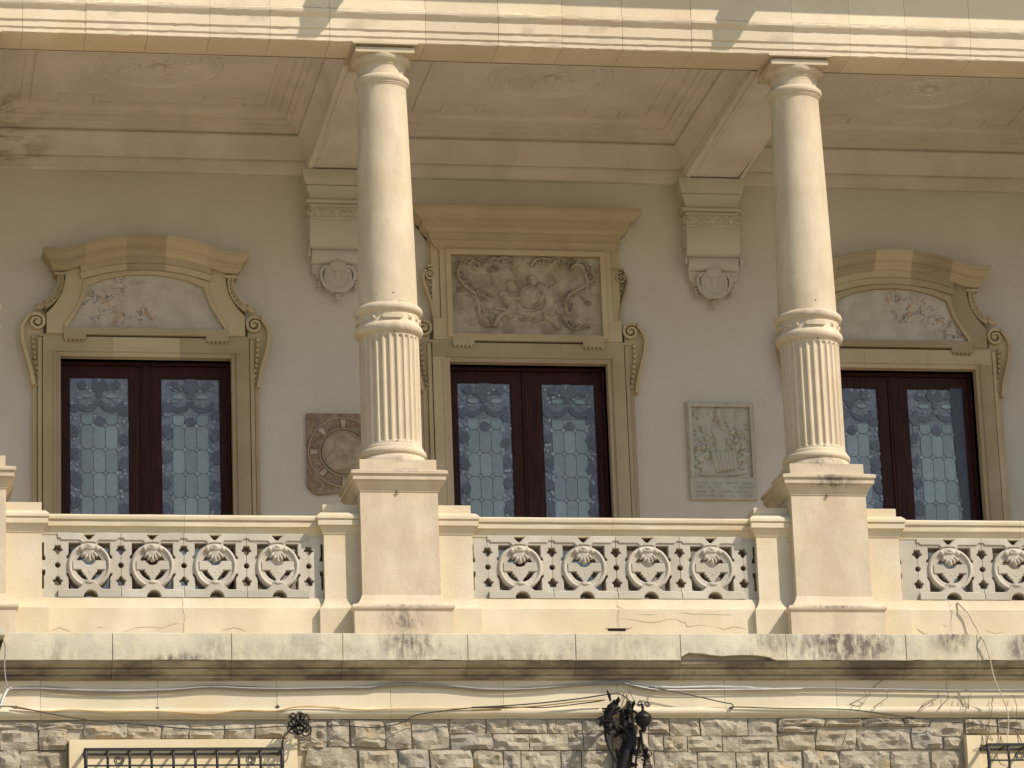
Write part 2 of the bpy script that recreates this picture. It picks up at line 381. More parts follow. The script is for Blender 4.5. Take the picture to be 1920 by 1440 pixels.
CABLE_GREY_B = [(-0.886, -0.406), (-0.54, -0.427), (-0.227, -0.403), (0.018, -0.396), (0.332, -0.407), (0.769, -0.446), (1.21, -0.434), (1.566, -0.399), (1.85, -0.387), (1.993, -0.382), (2.099, -0.412), (2.276, -0.435), (2.49, -0.453)]
CABLE_GREY_C = [(2.197, -0.417), (2.411, -0.435), (2.824, -0.43), (3.201, -0.438), (3.635, -0.438), (3.998, -0.442), (4.453, -0.45), (5.094, -0.461), (5.685, -0.458)]
CABLE_YELLOW = [(-3.495, -0.609), (-3.195, -0.644), (-2.961, -0.631), (-2.66, -0.648), (-2.224, -0.646), (-1.92, -0.664), (-1.751, -0.673), (-1.497, -0.639), (-1.191, -0.645), (-0.968, -0.607), (-0.606, -0.618)]
CABLE_YELLOW_B = [(-0.89, -0.606), (-0.683, -0.619), (-0.372, -0.637), (-0.172, -0.63), (0.325, -0.628), (0.57, -0.621), (0.851, -0.618)]
CABLE_BLACK = [(-3.595, -0.605), (-3.454, -0.61), (-3.096, -0.682), (-2.763, -0.734), (-2.428, -0.762), (-2.092, -0.795), (-1.84, -0.815), (-1.502, -0.809), (-1.111, -0.786), (-0.821, -0.794), (-0.613, -0.782)]
CABLE_TWIST = [(0.046, -0.695), (0.213, -0.664), (0.563, -0.626), (0.844, -0.619), (1.195, -0.623), (1.372, -0.61), (1.692, -0.571), (1.782, -0.554)]
CABLE_TWIST_B = [(0.56, -0.626), (0.841, -0.613), (1.193, -0.587), (1.548, -0.547), (1.851, -0.505), (1.939, -0.523), (2.007, -0.579)]
CABLE_DARK = [(2.19, -0.432), (2.544, -0.503), (2.863, -0.575), (2.943, -0.589), (2.959, -0.619), (2.941, -0.632), (2.968, -0.618), (3.435, -0.633), (3.905, -0.639), (4.158, -0.657), (4.519, -0.706)]
CABLE_DARK_B = [(4.522, -0.704), (4.885, -0.752), (5.249, -0.785), (5.65, -0.833)]
CABLE_WHITE = [(-3.492, -0.44), (-3.529, -0.457), (-3.562, -0.52), (-3.587, -0.596), (-3.62, -0.664)]
CABLE_WHITE_B = [(-3.499, -0.442), (-3.546, -0.471), (-3.582, -0.547), (-3.615, -0.615)]
CABLE_LEFT = [(-3.595, 0.005), (-3.554, -0.106), (-3.562, -0.276), (-3.54, -0.445), (-3.504, -0.476)]
L_STEM = [(1.984, -0.591), (1.974, -0.67), (1.958, -0.754), (1.957, -0.844), (1.968, -0.935), (1.937, -1.025), (1.909, -1.114), (1.873, -1.234), (1.853, -1.413)]
L_STEM2 = [(1.898, -0.669), (1.912, -0.766), (1.926, -0.856), (1.969, -0.976), (1.933, -1.095), (1.915, -1.245)]
L_LEAF = [(1.796, -0.611), (1.819, -0.641), (1.793, -0.671), (1.761, -0.713), (1.74, -0.779), (1.725, -0.838), (1.735, -0.892)]
L_ARM = [(1.751, -0.763), (1.801, -0.721), (1.888, -0.673), (1.93, -0.685)]
L_CABLE = [(1.717, -0.881), (1.726, -0.952), (1.764, -1.06), (1.803, -1.138), (1.826, -1.162)]
L_TEND = [(2.032, -0.875), (2.04, -0.959), (2.054, -1.037), (2.069, -1.109), (2.052, -1.222)]
L_TEND2 = [(2.017, -0.935), (2.019, -1.007), (2.004, -1.079), (1.992, -1.138), (1.978, -1.257)]
L_CURL = [(2.042, -0.647), (2.024, -0.638), (2.0, -0.647)]
L_DOME = [(2.06, -0.713), (2.121, -0.774), (1.994, -0.773), (2.054, -0.839)]
VINE = [(5.235, -0.2, 0.429), (5.244, -0.235, 0.407), (5.255, -0.27, 0.369), (5.309, -0.28, 0.313), (5.342, -0.29, 0.228), (5.375, -0.32, 0.144), (5.322, -0.55, 0.047), (5.29, -0.69, -0.007), (5.316, -0.7, -0.073), (5.35, -0.695, -0.189), (5.372, -0.685, -0.339), (5.415, -0.67, -0.464), (5.47, -0.655, -0.59), (5.495, -0.65, -0.682), (5.502, -0.64, -0.785), (5.481, -0.65, -0.902), (5.46, -0.7, -1.016), (5.45, -0.78, -1.134)]
TWIGS = [
   [(4.698, -0.639), (4.749, -0.587), (4.897, -0.518)] ,
   [(4.87, -0.64), (4.979, -0.535), (4.972, -0.459)] ,
   [(5.063, -0.518), (5.095, -0.57), (5.144, -0.64)] ,
   [(5.123, -0.518), (5.137, -0.57), (5.151, -0.629)] ,
   [(5.156, -0.64), (5.176, -0.524)] ,
   [(5.415, -0.524), (5.377, -0.629), (5.336, -0.78)] ,
   [(5.596, -0.507), (5.612, -0.56), (5.594, -0.804)] ,
   [(5.25, -0.734), (5.259, -0.78), (5.367, -0.932)] ,
   [(5.191, -0.734), (5.177, -0.85)] ,
   [(5.264, -0.873), (5.262, -0.978), (5.17, -1.024)] ,
   [(5.442, -0.885), (5.444, -0.943), (5.477, -1.06), (5.52, -1.118)] ,
   [(5.589, -0.839), (5.638, -0.979), (5.643, -1.072)] ,
   [(5.298, -0.978), (5.324, -0.873), (5.345, -0.746)] ,
   [(4.283, -0.438), (4.36, -0.375), (4.528, -0.316)] ,
   [(4.054, -0.59), (4.223, -0.51)] ,
   [(4.064, -0.581), (4.089, -0.617), (4.153, -0.608), (4.223, -0.518)] ,
   [(4.261, -0.626), (4.414, -0.528)] ,
   [(4.7, -0.632), (4.9, -0.525)] ,
   [(3.949, -0.973), (4.026, -0.742)] ,
]
CRACKS = [
   [(2.027, 0.26), (2.141, 0.254), (2.231, 0.235), (2.344, 0.227), (2.425, 0.246), (2.506, 0.261)] ,
   [(1.993, 0.393), (2.005, 0.331), (1.994, 0.274), (1.996, 0.183)] ,
   [(2.01, 0.388), (2.032, 0.367), (2.099, 0.337)] ,
   [(2.2, 0.299), (2.371, 0.302)] ,
   [(0.728, 0.424), (0.733, 0.327), (0.745, 0.214)] ,
   [(0.658, 0.18), (0.703, 0.192), (0.737, 0.18)] ,
   [(2.305, 0.227), (2.415, 0.246), (2.525, 0.261), (2.632, 0.224), (2.649, 0.188), (2.777, 0.207), (2.886, 0.192)] ,
   [(2.904, 0.189), (2.994, 0.167), (3.086, 0.189), (3.195, 0.167)] ,
   [(2.564, 0.315), (3.074, 0.298)] ,
   [(4.811, 0.183), (4.872, 0.128), (4.964, 0.116)] ,
   [(5.165, 0.412), (5.151, 0.352), (5.167, 0.328), (5.142, 0.227), (5.111, 0.114)] ,
   [(4.821, 0.161), (4.891, 0.129), (4.969, 0.114)] ,
   [(5.066, 0.215), (5.107, 0.194)] ,
   [(5.474, 0.162), (5.569, 0.13), (5.667, 0.145)] ,
   [(-3.129, 0.137), (-3.057, 0.173), (-2.958, 0.13)] ,
   [(-2.73, 0.174), (-2.659, 0.164)] ,
   [(-2.502, 0.13), (-2.388, 0.167), (-2.273, 0.179), (-2.159, 0.171)] ,
   [(-2.202, 0.146), (-2.072, 0.197), (-1.986, 0.212)] ,
   [(-1.948, 0.403), (-1.97, 0.344), (-1.942, 0.285), (-1.958, 0.124)] ,
   [(-1.613, 0.147), (-1.497, 0.176), (-1.396, 0.14)] ,
]
# ---------------------------------------------------------------- setting
g = MB(); g.add([(-300, -300, -8.5), (300, -300, -8.5), (300, 300, -8.5), (-300, 300, -8.5)], [(0, 1, 2, 3)])
solo('ground', g, 'pavement', kind='structure')
XA, XB = -6.2, 9.6            # how far the facade is built
fl = MB().box(XA, XB, -.20, 3.46, -.06, .06); solo('terrace_floor', fl, 'tiles', kind='structure')
X1, X2, XL = 0.0, 4.018, -3.89         # column axes
DOORS = (-1.965, 1.957, 5.863)
HW = (.86, .823, .86)
YW = 3.45

# back wall of the loggia, with three door openings
wl = thing('loggia_wall', 'pale grey plaster wall at the back of the loggia, around the three doors', 'wall', (2, YW, 0))
b = MB(); xs = [XA]
for d, h in zip(DOORS, HW): xs += [d-h, d+h]
xs += [XB]
for i in range(0, len(xs), 2): b.box(xs[i], xs[i+1], YW, YW+.4, 0, 6.4)
for d, h in zip(DOORS, HW): b.box(d-h, d+h, YW, YW+.4, 3.735, 6.4)
part('plaster_face', b, 'plaster', wl, 0)
# unseen shell added to keep sun and sky off the loggia's top and back
up = MB().box(XA, XB, -.30, 3.85, 7.9, 8.0).box(XA, XB, 3.86, 4.0, -8.5, 8.0).box(XA-.3, XA, -.2, 4, -.06, 8).box(XB, XB+.3, -.2, 4, -.06, 8)
part('sun_block_shell', up, 'plaster', wl, 0)

# ---------------------------------------------------------------- entablature
en = thing('entablature', 'long cream stone entablature with stepped fascias carried by the columns', 'entablature', (2, 0, 5.78))
EP = [(.225, 5.90), (.225, 5.835), (.20, 5.825), (.195, 5.80), (.165, 5.797), (.16, 5.785), (.125, 5.783), (.12, 5.775),
      (-.294, 5.775), (-.30, 5.781), (-.30, 5.820), (-.308, 5.826), (-.312, 5.831), (-.312, 5.885), (-.321, 5.893), (-.326, 5.899), (-.326, 6.004), (-.332, 6.012),
      (-.350, 6.030), (-.362, 6.050), (-.364, 6.072), (-.352, 6.082), (-.338, 6.092), (-.332, 6.098), (-.330, 6.105), (-.33, 7.15), (.225, 7.15)]
ej = [-6.2, -5.6, -5.1, -4.52, -3.96, -3.384, -2.801, -2.23, -1.65, -1.086, -.525, .385, 1.083, 1.698, 2.281, 2.956, 3.95, 4.52, 5.076, 5.722, 6.3, 6.9, 7.5, 8.1, 8.7, 9.6]
for a, c in zip(ej[:-1], ej[1:]):
    n = 10; k = len(EP); vs = []
    dy = random.uniform(-.0025, .0025)
    for i in range(n+1):
        x = a+.0015+(c-a-.003)*i/n
        for j, (y, z) in enumerate(EP):
            e = 0 if i in (0, n) else 1
            jz = random.gauss(0, .0016)*e if 8 <= j <= 22 else 0
            if j in (8, 9) and random.random() < .14: jz += random.uniform(.004, .010)
            if j in (12, 13, 16, 17) and random.random() < .06: jz += random.uniform(.003, .008)
            vs.append((x, y+dy+(random.gauss(0, .001)*e if j < 24 else 0), z+jz))
    fs = [(i*k+j, i*k+(j+1) % k, i*k+k+(j+1) % k, i*k+k+j) for i in range(n) for j in range(k)]+[tuple(range(k))[::-1], tuple(range(n*k, n*k+k))]
    part('stone_block', MB().add(vs, fs), 'entab', en, 25)
# hairline mortar behind the joints
mo = MB().prof_x([(y+.012 if y < -.2 else y-.012, z+.012) for y, z in EP], XA+.01, XB-.01); part('mortar_bed', mo, 'mortar', en, 25)
# cornice above the frame, and a bracket over each column: their shadows fall on the frieze
cz = 6.205+.55*math.tan(EL)/math.cos(AZ)
CP = [(-.36, cz-.25), (-.45, cz-.22), (-.52, cz-.10), (-.60, cz-.05), (-.86, cz-.04), (-.88, cz), (-.88, cz+.14), (-.96, cz+.20), (-.96, cz+.26), (-.2, cz+.40), (-.2, cz-.25)]
part('cornice', MB().prof_x(CP, XA, XB), 'entab', en, 25)
def cbracket(x):
    bz = 6.85
    pr = [(-.33, bz+.03), (-.80, bz+.03), (-.88, bz+.02), (-.94, bz-.01), (-1.0, bz), (-1.04, bz+.05), (-1.045, bz+.26), (-.95, bz+.34), (-.33, bz+.34)]
    return MB().prof_x(pr, x-.075, x+.075)
for x in (XL+.08, X1+.06, X2+.01): part('bracket', cbracket(x), 'entab', en, 40)

# ---------------------------------------------------------------- loggia ceiling
ce = thing('loggia_ceiling', 'off-white coffered plaster ceiling of the loggia seen from below', 'ceiling', (2, 1.8, 6.28))
BW = .262
beams = [XL, .01, 3.985, 7.9]
for x in beams:
    pr = [(0, 5.752), (0, 5.80)]
    bm_ = MB().box(x-BW, x+BW, .2255, YW-.001, 5.752, 6.30)
    bm_.box(x-BW+.035, x+BW-.035, .30, YW-.3, 5.746, 5.7515)
    part('beam', bm_, 'ceiling', ce, 0)
CPF = [(0.0, 5.733), (.035, 5.736), (.048, 5.748), (.048, 5.862), (.036, 5.866), (.036, 5.882), (.052, 5.888), (.058, 5.93), (.075, 6.0), (.105, 6.07), (.135, 6.10), (.135, 6.118), (.118, 6.122), (.118, 6.138), (.165, 6.142), (.18, 6.15), (.18, 6.165), (.20, 6.172), (.235, 6.178), (.235, 6.198), (.29, 6.205), (.29, 6.232), (.36, 6.24), (.375, 6.28)]
def coffer(xa, xb):
    ya, yb = .226, YW
    vs = []; fs = []
    for (o, z) in CPF:
        k = 1.0
        of = .16*min(1, o/.1)*0
        vs += [(xa+o, ya+o*.35, z if z > 5.80 else 5.80), (xb-o, ya+o*.35, z if z > 5.80 else 5.80), (xb-o, yb-o*1.25, z), (xa+o, yb-o*1.25, z)]
    for i in range(len(CPF)-1):
        for j in range(4): fs.append((i*4+j, i*4+4+j, i*4+4+(j+1) % 4, i*4+(j+1) % 4))
    n = (len(CPF)-1)*4; fs.append((n, n+1, n+2, n+3))
    return MB().add(vs, fs)
def rose(cx, cy):
    z = 6.28
    m = MB()
    def ring(r, h, wd):
        pr = [(r-wd, z+.002), (r-wd*.7, z-h*.7), (r, z-h), (r+wd*.7, z-h*.7), (r+wd, z+.002)]
        m.lathe(pr, cx, cy, 56, False)
    ring(.60, .018, .035); ring(.535, .010, .015)
    ring(.215, .014, .02)
    fl = MB()
    for k in range(8):
        a = k*math.pi/4
        for rr, s in ((.145, .05), (.30, .05)):
            px, py = cx+rr*math.cos(a+(rr > .2)*.39), cy+rr*math.sin(a+(rr > .2)*.39)
            fl.ell((px, py, z), (s, s, .018), 0, 8, 5)
    fl.ell((cx, cy, z-.01), (.07, .07, .05), 0, 10, 6)
    # four leafy scrolls between flower and ring
    for k in range(4):
        a = k*math.pi/2+math.pi/4; q = []
        for i in range(15):
            t = i/14; ang = a+.5*math.sin(t*3.1); rr = .27+.22*t
            q.append((cx+rr*math.cos(ang), cy+rr*math.sin(ang), z+.006))
        fl.tube(q, [.022*(1-.6*abs(i/7-1)) for i in range(15)], 6)
    return m, fl
def fret(xa, xb, zc=6.28):
    """a raised key-pattern band running round the coffer panel"""
    ya, yb = .55, 2.87; dx = .24; w_ = .055; L = xb-xa
    p = [(xa, yb), (xa+.12*L, yb), (xa+.12*L, yb-.20), (xa+.27*L, yb-.20), (xa+.27*L, yb), (xa+.73*L, yb), (xa+.73*L, yb-.20), (xa+.88*L, yb-.20), (xa+.88*L, yb), (xb, yb)]
    p += [(xb, ya), (xa, ya), (xa, yb)]
    m = MB()
    for a, c in zip(p[:-1], p[1:]):
        x0, x1 = sorted((a[0], c[0])); y0, y1 = sorted((a[1], c[1]))
        e = w_/2
        if x1-x0 > y1-y0: m.box(x0-e, x1+e, y0-e, y1+e, zc-.014, zc+.01)
        elif y1-y0 > w_: m.box(x0-e, x1+e, y0+e+.0005, y1-e-.0005, zc-.014, zc+.01)
    return m
for xa, xb in zip(beams[:-1], beams[1:]):
    part('coffer', coffer(xa+BW, xb-BW), 'ceiling', ce, 30)
    cx = (xa+xb)/2
    r1, r2 = rose(cx, 1.80)
    ro = part('ceiling_rose', r1, 'ceiling', ce, 50); part('rose_flower', r2, 'ceiling', ro, 60)
    part('fret_moulding', fret(xa+BW+.50, xb-BW-.50), 'ceiling', ce, 0)

# ---------------------------------------------------------------- columns
def flute_drum():
    n, sub = 26, 10; seg = n*sub; z0, z1 = 1.90, 2.945; R0 = .279; dp = .021
    zs = [z0, z0+.012]+[z0+.012+.05*math.sin(i*math.pi/16) for i in range(1, 9)]
    zs += [z0+.062+(z1-z0-.124)*i/8 for i in range(1, 9)]
    zs += [z1-.062+.05*(1-math.cos(i*math.pi/16)) for i in range(1, 9)]+[z1]
    zs = sorted(set(round(z, 5) for z in zs))
    vs = []; fs = []
    hw = .72/2                       # half the width of a flute in pitches
    for z in zs:
        for i in range(seg):
            u = (i % sub)/sub-.5     # -.5..5 over a pitch
            px = u*2*math.pi*R0/n; rr = hw*2*math.pi*R0/n
            dz = 0
            if z < z0+.012+rr: dz = (z0+.012+rr)-z
            if z > z1-.012-rr: dz = z-(z1-.012-rr)
            q = 1-(px*px+dz*dz)/(rr*rr)
            r = R0-(dp*math.sqrt(q) if q > 0 else 0)
            a = 2*math.pi*(i+.5)/seg
            vs.append((r*math.cos(a), r*math.sin(a), z))
    for j in range(len(zs)-1):
        for i in range(seg):
            i2 = (i+1) % seg; fs.append((j*seg+i, j*seg+i2, j*seg+seg+i2, j*seg+seg+i))
    return MB().add(vs, fs)
def make_column():
    t = thing('column', 'left one of the two whole columns, a clean smooth shaft on a fluted drum and pedestal', 'column', (0, 0, 0), 'columns along the front of the loggia')
    pb = MB().rects([(.445, -.05), (.445, .292), (.452, .296), (.462, .306), (.466, .320), (.462, .335), (.450, .345), (.432, .351), (.418, .354), (.397, .372), (.378, .405), (.362, .445), (.358, .449)], 0, 0)
    part('pedestal_base', pb, 'column', t, 40)
    part('pedestal_die', MB().rects([(.3565, .4495), (.3565, 1.404)], 0, 0), 'column', t, 0)
    cp = MB().rects([(.357, 1.4045), (.364, 1.408), (.364, 1.420), (.369, 1.424), (.374, 1.436), (.386, 1.458), (.404, 1.480), (.412, 1.488), (.412, 1.499), (.424, 1.503), (.427, 1.506), (.427, 1.541), (.424, 1.544), (.427, 1.549), (.434, 1.556), (.443, 1.559), (.443, 1.585), (.437, 1.590), (.37, 1.612)], 0, 0)
    part('pedestal_cap', cp, 'column', t, 30)
    part('plinth', MB().rects([(.352, 1.612), (.352, 1.708), (.349, 1.711)], 0, 0), 'column', t, 20)
    bs = [(.344, 1.7112), (.346, 1.722), (.338, 1.742), (.322, 1.762), (.306, 1.778), (.300, 1.788), (.308, 1.794), (.317, 1.806), (.320, 1.822), (.316, 1.840), (.306, 1.854), (.296, 1.860), (.294, 1.862), (.294, 1.876), (.286, 1.888), (.279, 1.899)]
    part('base', MB().lathe(bs, seg=72), 'column', t, 40)
    part('fluted_drum', flute_drum(), 'column', t, 50)
    cl = [(.279, 2.9455), (.286, 2.950), (.286, 2.958), (.300, 2.964), (.314, 2.980), (.321, 3.003), (.317, 3.026), (.304, 3.046), (.290, 3.054), (.287, 3.058), (.287, 3.146), (.292, 3.149), (.292, 3.156), (.306, 3.163), (.318, 3.178), (.3225, 3.198), (.317, 3.219), (.302, 3.234), (.286, 3.239), (.279, 3.246), (.276, 3.249)]
    c_ = part('collar', MB().lathe(cl, seg=72), 'column', t, 40)
    for k in range(4):
        a0 = -math.pi/2+k*math.pi/2
        v = []; f = []
        hexs = [(-.36, 3.102), (-.315, 3.124), (.315, 3.124), (.36, 3.102), (.315, 3.080), (-.315, 3.080)]
        mb = MB(); n = 10
        for s_, (ra, sc) in enumerate(((.286, 1.0), (.303, .93))):
            for i in range(n+1):
                u = -1+2*i/n; an = a0+u*.36*sc; hz = .022*sc*(1 if abs(u) < .88 else .25)
                for zz in (3.102-hz, 3.102+hz): v.append((ra*math.cos(an), ra*math.sin(an), zz))
        m_ = 2*(n+1)
        for i in range(n):
            f.append((m_+2*i, m_+2*i+1, m_+2*i+3, m_+2*i+2))
            f.append((2*i, m_+2*i, m_+2*i+2, 2*i+2)); f.append((2*i+1, 2*i+3, m_+2*i+3, m_+2*i+1))
        f.append((0, 1, m_+1, m_)); f.append((2*n, m_+2*n, m_+2*n+1, 2*n+1))
        part('raised_plate', MB().add(v, f), 'column', c_, 20)
        for da in (.62, .95):
            an = a0+da; e = .085; q = []
            for du, dz in ((-e, -.026), (e, -.026), (e, .026), (-e, .026)): q.append((.286*math.cos(an+du), .286*math.sin(an+du), 3.102+dz))
            q.append((.312*math.cos(an), .312*math.sin(an), 3.102))
            part('raised_diamond', MB().add(q, [(0, 1, 4), (1, 2, 4), (2, 3, 4), (3, 0, 4)]), 'column', c_, 0)
    sh = [(.2765, 3.2495)]+[(.2765-.0475*(i/14)**1.25, 3.2495+(5.39-3.2495)*i/14) for i in range(1, 15)]+[(.231, 5.398), (.238, 5.404), (.238, 5.412)]
    part('shaft', MB().lathe(sh, seg=72), 'column', t, 40)
    for z, x_, rr in ((5.33, .02, .2285), (3.79, .05, .2635), (3.325, .012, .2755), (2.952, .012, .286), (1.905, .01, .281)):
        part('drill_hole', MB().ell((x_, -math.sqrt(rr*rr-x_*x_), z), (.0065, .003, .0075), 0, 8, 5), 'dark', t, 60)
    part('hook', MB().tube([(-.02+.012*math.cos(a*.7), -.366-.004*a*.3, 1.395-.016*math.sin(a*.7)) for a in range(8)]+[(-.035, -.362, 1.372)], .0028, 5), 'grille', t, 60)
    ca = [(.238, 5.4125), (.246, 5.418), (.246, 5.428), (.256, 5.436), (.265, 5.452), (.2665, 5.470), (.262, 5.487), (.250, 5.499), (.236, 5.503), (.2265, 5.51), (.2255, 5.54), (.2275, 5.590), (.231, 5.600), (.238, 5.603), (.238, 5.614), (.246, 5.617), (.246, 5.627), (.256, 5.630), (.270, 5.645), (.279, 5.665), (.281, 5.689)]
    part('capital', MB().lathe(ca, seg=72), 'column', t, 40)
    part('abacus', MB().rects([(.2795, 5.6895), (.2795, 5.7365), (.24, 5.7370), (.24, 5.7615)], 0, 0), 'column', t, 0)
    part('impost_block', MB().rects([(.309, 5.7618), (.309, 5.782)], 0, 0, hy=.003), 'column', t, 0)
    return t
col1 = make_column()
col2 = dup(col1, X2, 'right one of the two whole columns, its base and pedestal blackened by damp streaks')
col0 = dup(col1, XL, 'column at the left edge of the frame, showing only its pedestal and rim')

# ---------------------------------------------------------------- balustrades
Sx = .598/886
def star(cx, cz, up=True):
    p = [(0, 70), (22, 52), (38, 22), (66, 14), (68, -6), (48, -20), (40, -62), (-40, -62), (-48, -20), (-68, -6), (-66, 14), (-38, 22), (-22, 52)]
    return [(cx+x, cz+(z if up else -z)) for x, z in p]
def half(pts, cx, side):
    """right half (x>=cx) from bottom to top, or left half from top to bottom"""
    ct = sum(z for _, z in pts)/len(pts)
    R = [(0, 70), (22, 52), (38, 22), (66, 14), (68, -6), (48, -20), (40, -62), (0, -62)]
    up = max(z for _, z in pts)-ct > ct-min(z for _, z in pts)
    zc = max(z for _, z in pts)-70 if up else min(z for _, z in pts)+70
    R = [(cx+side*x, zc+(z if up else -z)) for x, z in R]
    return R[::-1] if up else R
def panel_outline():
    W = 441; e = []
    ucz, lcz, ccz = 207, -198, 7
    L = [(-W, -438)]
    L += half(star(-W, lcz, False), -W, 1)
    L += [(-W+38*math.cos(R_(a)), ccz+38*math.sin(R_(a))) for a in range(-90, 91, 20)]
    L += half(star(-W, ucz, True), -W, 1)
    L += [(-W, 440), (-100, 440), (-25, 355), (10, 355), (85, 440)]
    Rr = [(-x, z) for x, z in L[:-4]][::-1]
    return L+Rr+arc(15, -438, 100, 0, 180, 14)
def panel_holes():
    h = []
    tl = [(-290, 312), (-122, 312)]+arc(0, 0, 309, 112, 160, 10)+[(-318, 96), (-320, 128), (-290, 158)]
    h.append(tl); h.append([(-x, z) for x, z in tl][::-1])
    bl = [(-290, -313), (-165, -313)]+arc(0, 0, 309, 242, 200, 10)+[(-318, -96), (-320, -62-60), (-290, -158)]
    h.append(bl); h.append([(-x, z) for x, z in bl][::-1])
    h.append([(-190, 70), (-95, 67), (-80, 48), (-52, 17), (0, 4), (52, 17), (80, 48), (95, 67), (190, 70)]+arc(0, 0, 197, 20, 55, 6)+[(70, 175), (-70, 175)]+arc(0, 0, 197, 125, 160, 6))
    lo = [(-195, -55), (-112, -55), (-108, -88), (-86, -93), (-82, -120), (-60, -130), (-24, -188)]+arc(0, 0, 197, 257, 197, 8)
    h.append(lo); h.append([(-x, z) for x, z in lo][::-1])
    return h
YP0, YP1 = -.165, .045
ZC = .455+438*Sx
def sc(pl): return [(x*Sx, ZC+z*Sx) for x, z in pl]
slab_me = mesh('pierced_panel', MB().poly(sc(panel_outline()), YP0, YP1, [sc(q) for q in panel_holes()], .004), 'panel', 25, (0, 0, ZC))
def strap(which='top', s=1):
    m = MB()
    t = [(-441, 440), (-100, 440), (-25, 355), (0, 352), (0, 322), (-60, 322), (-90, 306), (-135, 350), (-385, 350), (-410, 378), (-441, 378)]
    m.poly(sc([(s*x, z) for x, z in t][::s]), YP0-.012, YP0+.02, (), .003)
    if which != 'top': m = MB()
    if which == 'right': pass
    b_ = [(-441, -338), (-385, -338), (-370, -325), (-160, -325), (-95, -262), (-72, -215), (-60, -200), (60, -200), (78, -222), (110, -262), (185, -325), (370, -325), (385, -338), (441, -338), (441, -436), (117, -436)]+arc(15, -436, 102, 0, 180, 14)[1:]+[(-441, -436)]
    if which != 'top': m.poly(sc(b_), YP0-.030, YP0+.02, (), .005)
    return m
def ringm():
    m = MB(); n = 56; pr = [(306, 0), (304, 14), (292, 26), (276, 30), (262, 24), (256, 12), (250, 8), (240, 6), (214, 6), (206, 0)]
    vs = []; fs = []; k = len(pr)
    for i in range(n):
        a = 2*math.pi*i/n
        for (r, h) in pr: vs.append((r*Sx*math.cos(a), YP0-h*Sx*1.25+.001, ZC+r*Sx*math.sin(a)))
    for i in range(n):
        for j in range(k-1): fs.append((i*k+j, ((i+1) % n)*k+j, ((i+1) % n)*k+j+1, i*k+j+1))
    return m.add(vs, fs)
def crossbar():
    pl = [(-228, -52), (-228, 64), (-95, 64), (-80, 45), (-52, 14), (0, 1), (52, 14), (80, 45), (95, 64), (228, 64), (228, -52), (110, -52), (106, -90), (84, -95), (80, -122), (58, -132), (20, -196), (-20, -196), (-58, -132), (-80, -122), (-84, -95), (-106, -90), (-110, -52)]
    m = MB().poly(sc(pl), YP0-.013, YP0+.03, (), .003)
    m.ell((5*Sx, YP0-.011, ZC-78*Sx), (22*Sx, .006, 22*Sx), 0, 10, 6)
    return m
def shell():
    m = MB(); y = YP0-.006
    def e(x, z, rx, rz, d, a=0): m.ell((x*Sx, y, ZC+z*Sx), (rx*Sx, d, rz*Sx), a, 10, 7)
    e(0, 240, 120, 48, .035); e(-108, 232, 42, 46, .034); e(108, 232, 42, 46, .034); e(0, 262, 60, 34, .042)
    e(0, 185, 108, 92, .022); e(0, 225, 128, 40, .026)
    for x, z, a in ((-82, 150, -.75), (-46, 118, -.38), (0, 100, 0), (46, 118, .38), (82, 150, .75)): e(x, z, 24, 50, .034, a)
    e(0, 80, 40, 32, .028)
    return m
boss_me = mesh('strap_boss', MB().ell((0, YP0-.030, ZC-225*Sx), (62*Sx, .012, 26*Sx), 0, 12, 6), 'panel', 60, (0, 0, ZC))
strap_me = [mesh('strap', strap('top', 1), 'panel', 25, (0, 0, ZC)), mesh('strap', strap('top', -1), 'panel', 25, (0, 0, ZC)), mesh('arched_strap', strap('low'), 'panel', 25, (0, 0, ZC))]; ring_me = mesh('medallion_ring', ringm(), 'panel', 40, (0, 0, ZC))
bar_me = mesh('crossbar', crossbar(), 'panel', 20, (0, 0, ZC)); shell_me = mesh('shell_ornament', shell(), 'panel', 60, (0, 0, ZC))
def end_strip(xe, xp, side):
    """strip from the outermost star to the post; side=+1: runs to the left of the first panel"""
    W = abs(xe-xp)
    k = 1/Sx; Wp = W*k
    pts = [(0, -438)]
    u = [(0, -438)]
    rr = [(-abs(x), z) for x, z in half(star(0, -198, False), 0, -1)]+[(-38*math.cos(R_(a)), 7+38*math.sin(R_(a))) for a in range(-90, 91, 20)]+[(-abs(x), z) for x, z in half(star(0, 207, True), 0, -1)]
    u += sorted(rr[:0])+rr+[(0, 440), (-Wp, 440)]
    q = 60
    u += [(-Wp, 312), (-Wp+q*.7, 312), (-Wp+q*.7, 150), (-Wp+q, 120), (-Wp+q, 75), (-Wp, 75), (-Wp, -58), (-Wp+q, -58), (-Wp+q, -105), (-Wp+q*.7, -150), (-Wp+q*.7, -313), (-Wp, -313), (-Wp, -438)]
    pl = [(xe+side*x*Sx, ZC+z*Sx) for x, z in u]
    if side < 0: pl = pl[::-1]
    return MB().poly(pl, YP0, YP1, (), .004)
RAIL = [(.12, 1.045), (-.170, 1.036), (-.173, 1.044), (-.175, 1.060), (-.179, 1.080), (-.186, 1.096), (-.192, 1.1035), (-.209, 1.105), (-.211, 1.108), (-.211, 1.153), (-.206, 1.156), (-.206, 1.161), (-.224, 1.165), (-.227, 1.172), (-.226, 1.196), (-.214, 1.210), (-.190, 1.219), (.12, 1.226)]
PLIN = [(.12, -.05), (-.235, -.05), (-.235, .352), (-.231, .357), (-.222, .362), (-.205, .400), (-.192, .440), (-.188, .4545), (.12, .4545)]
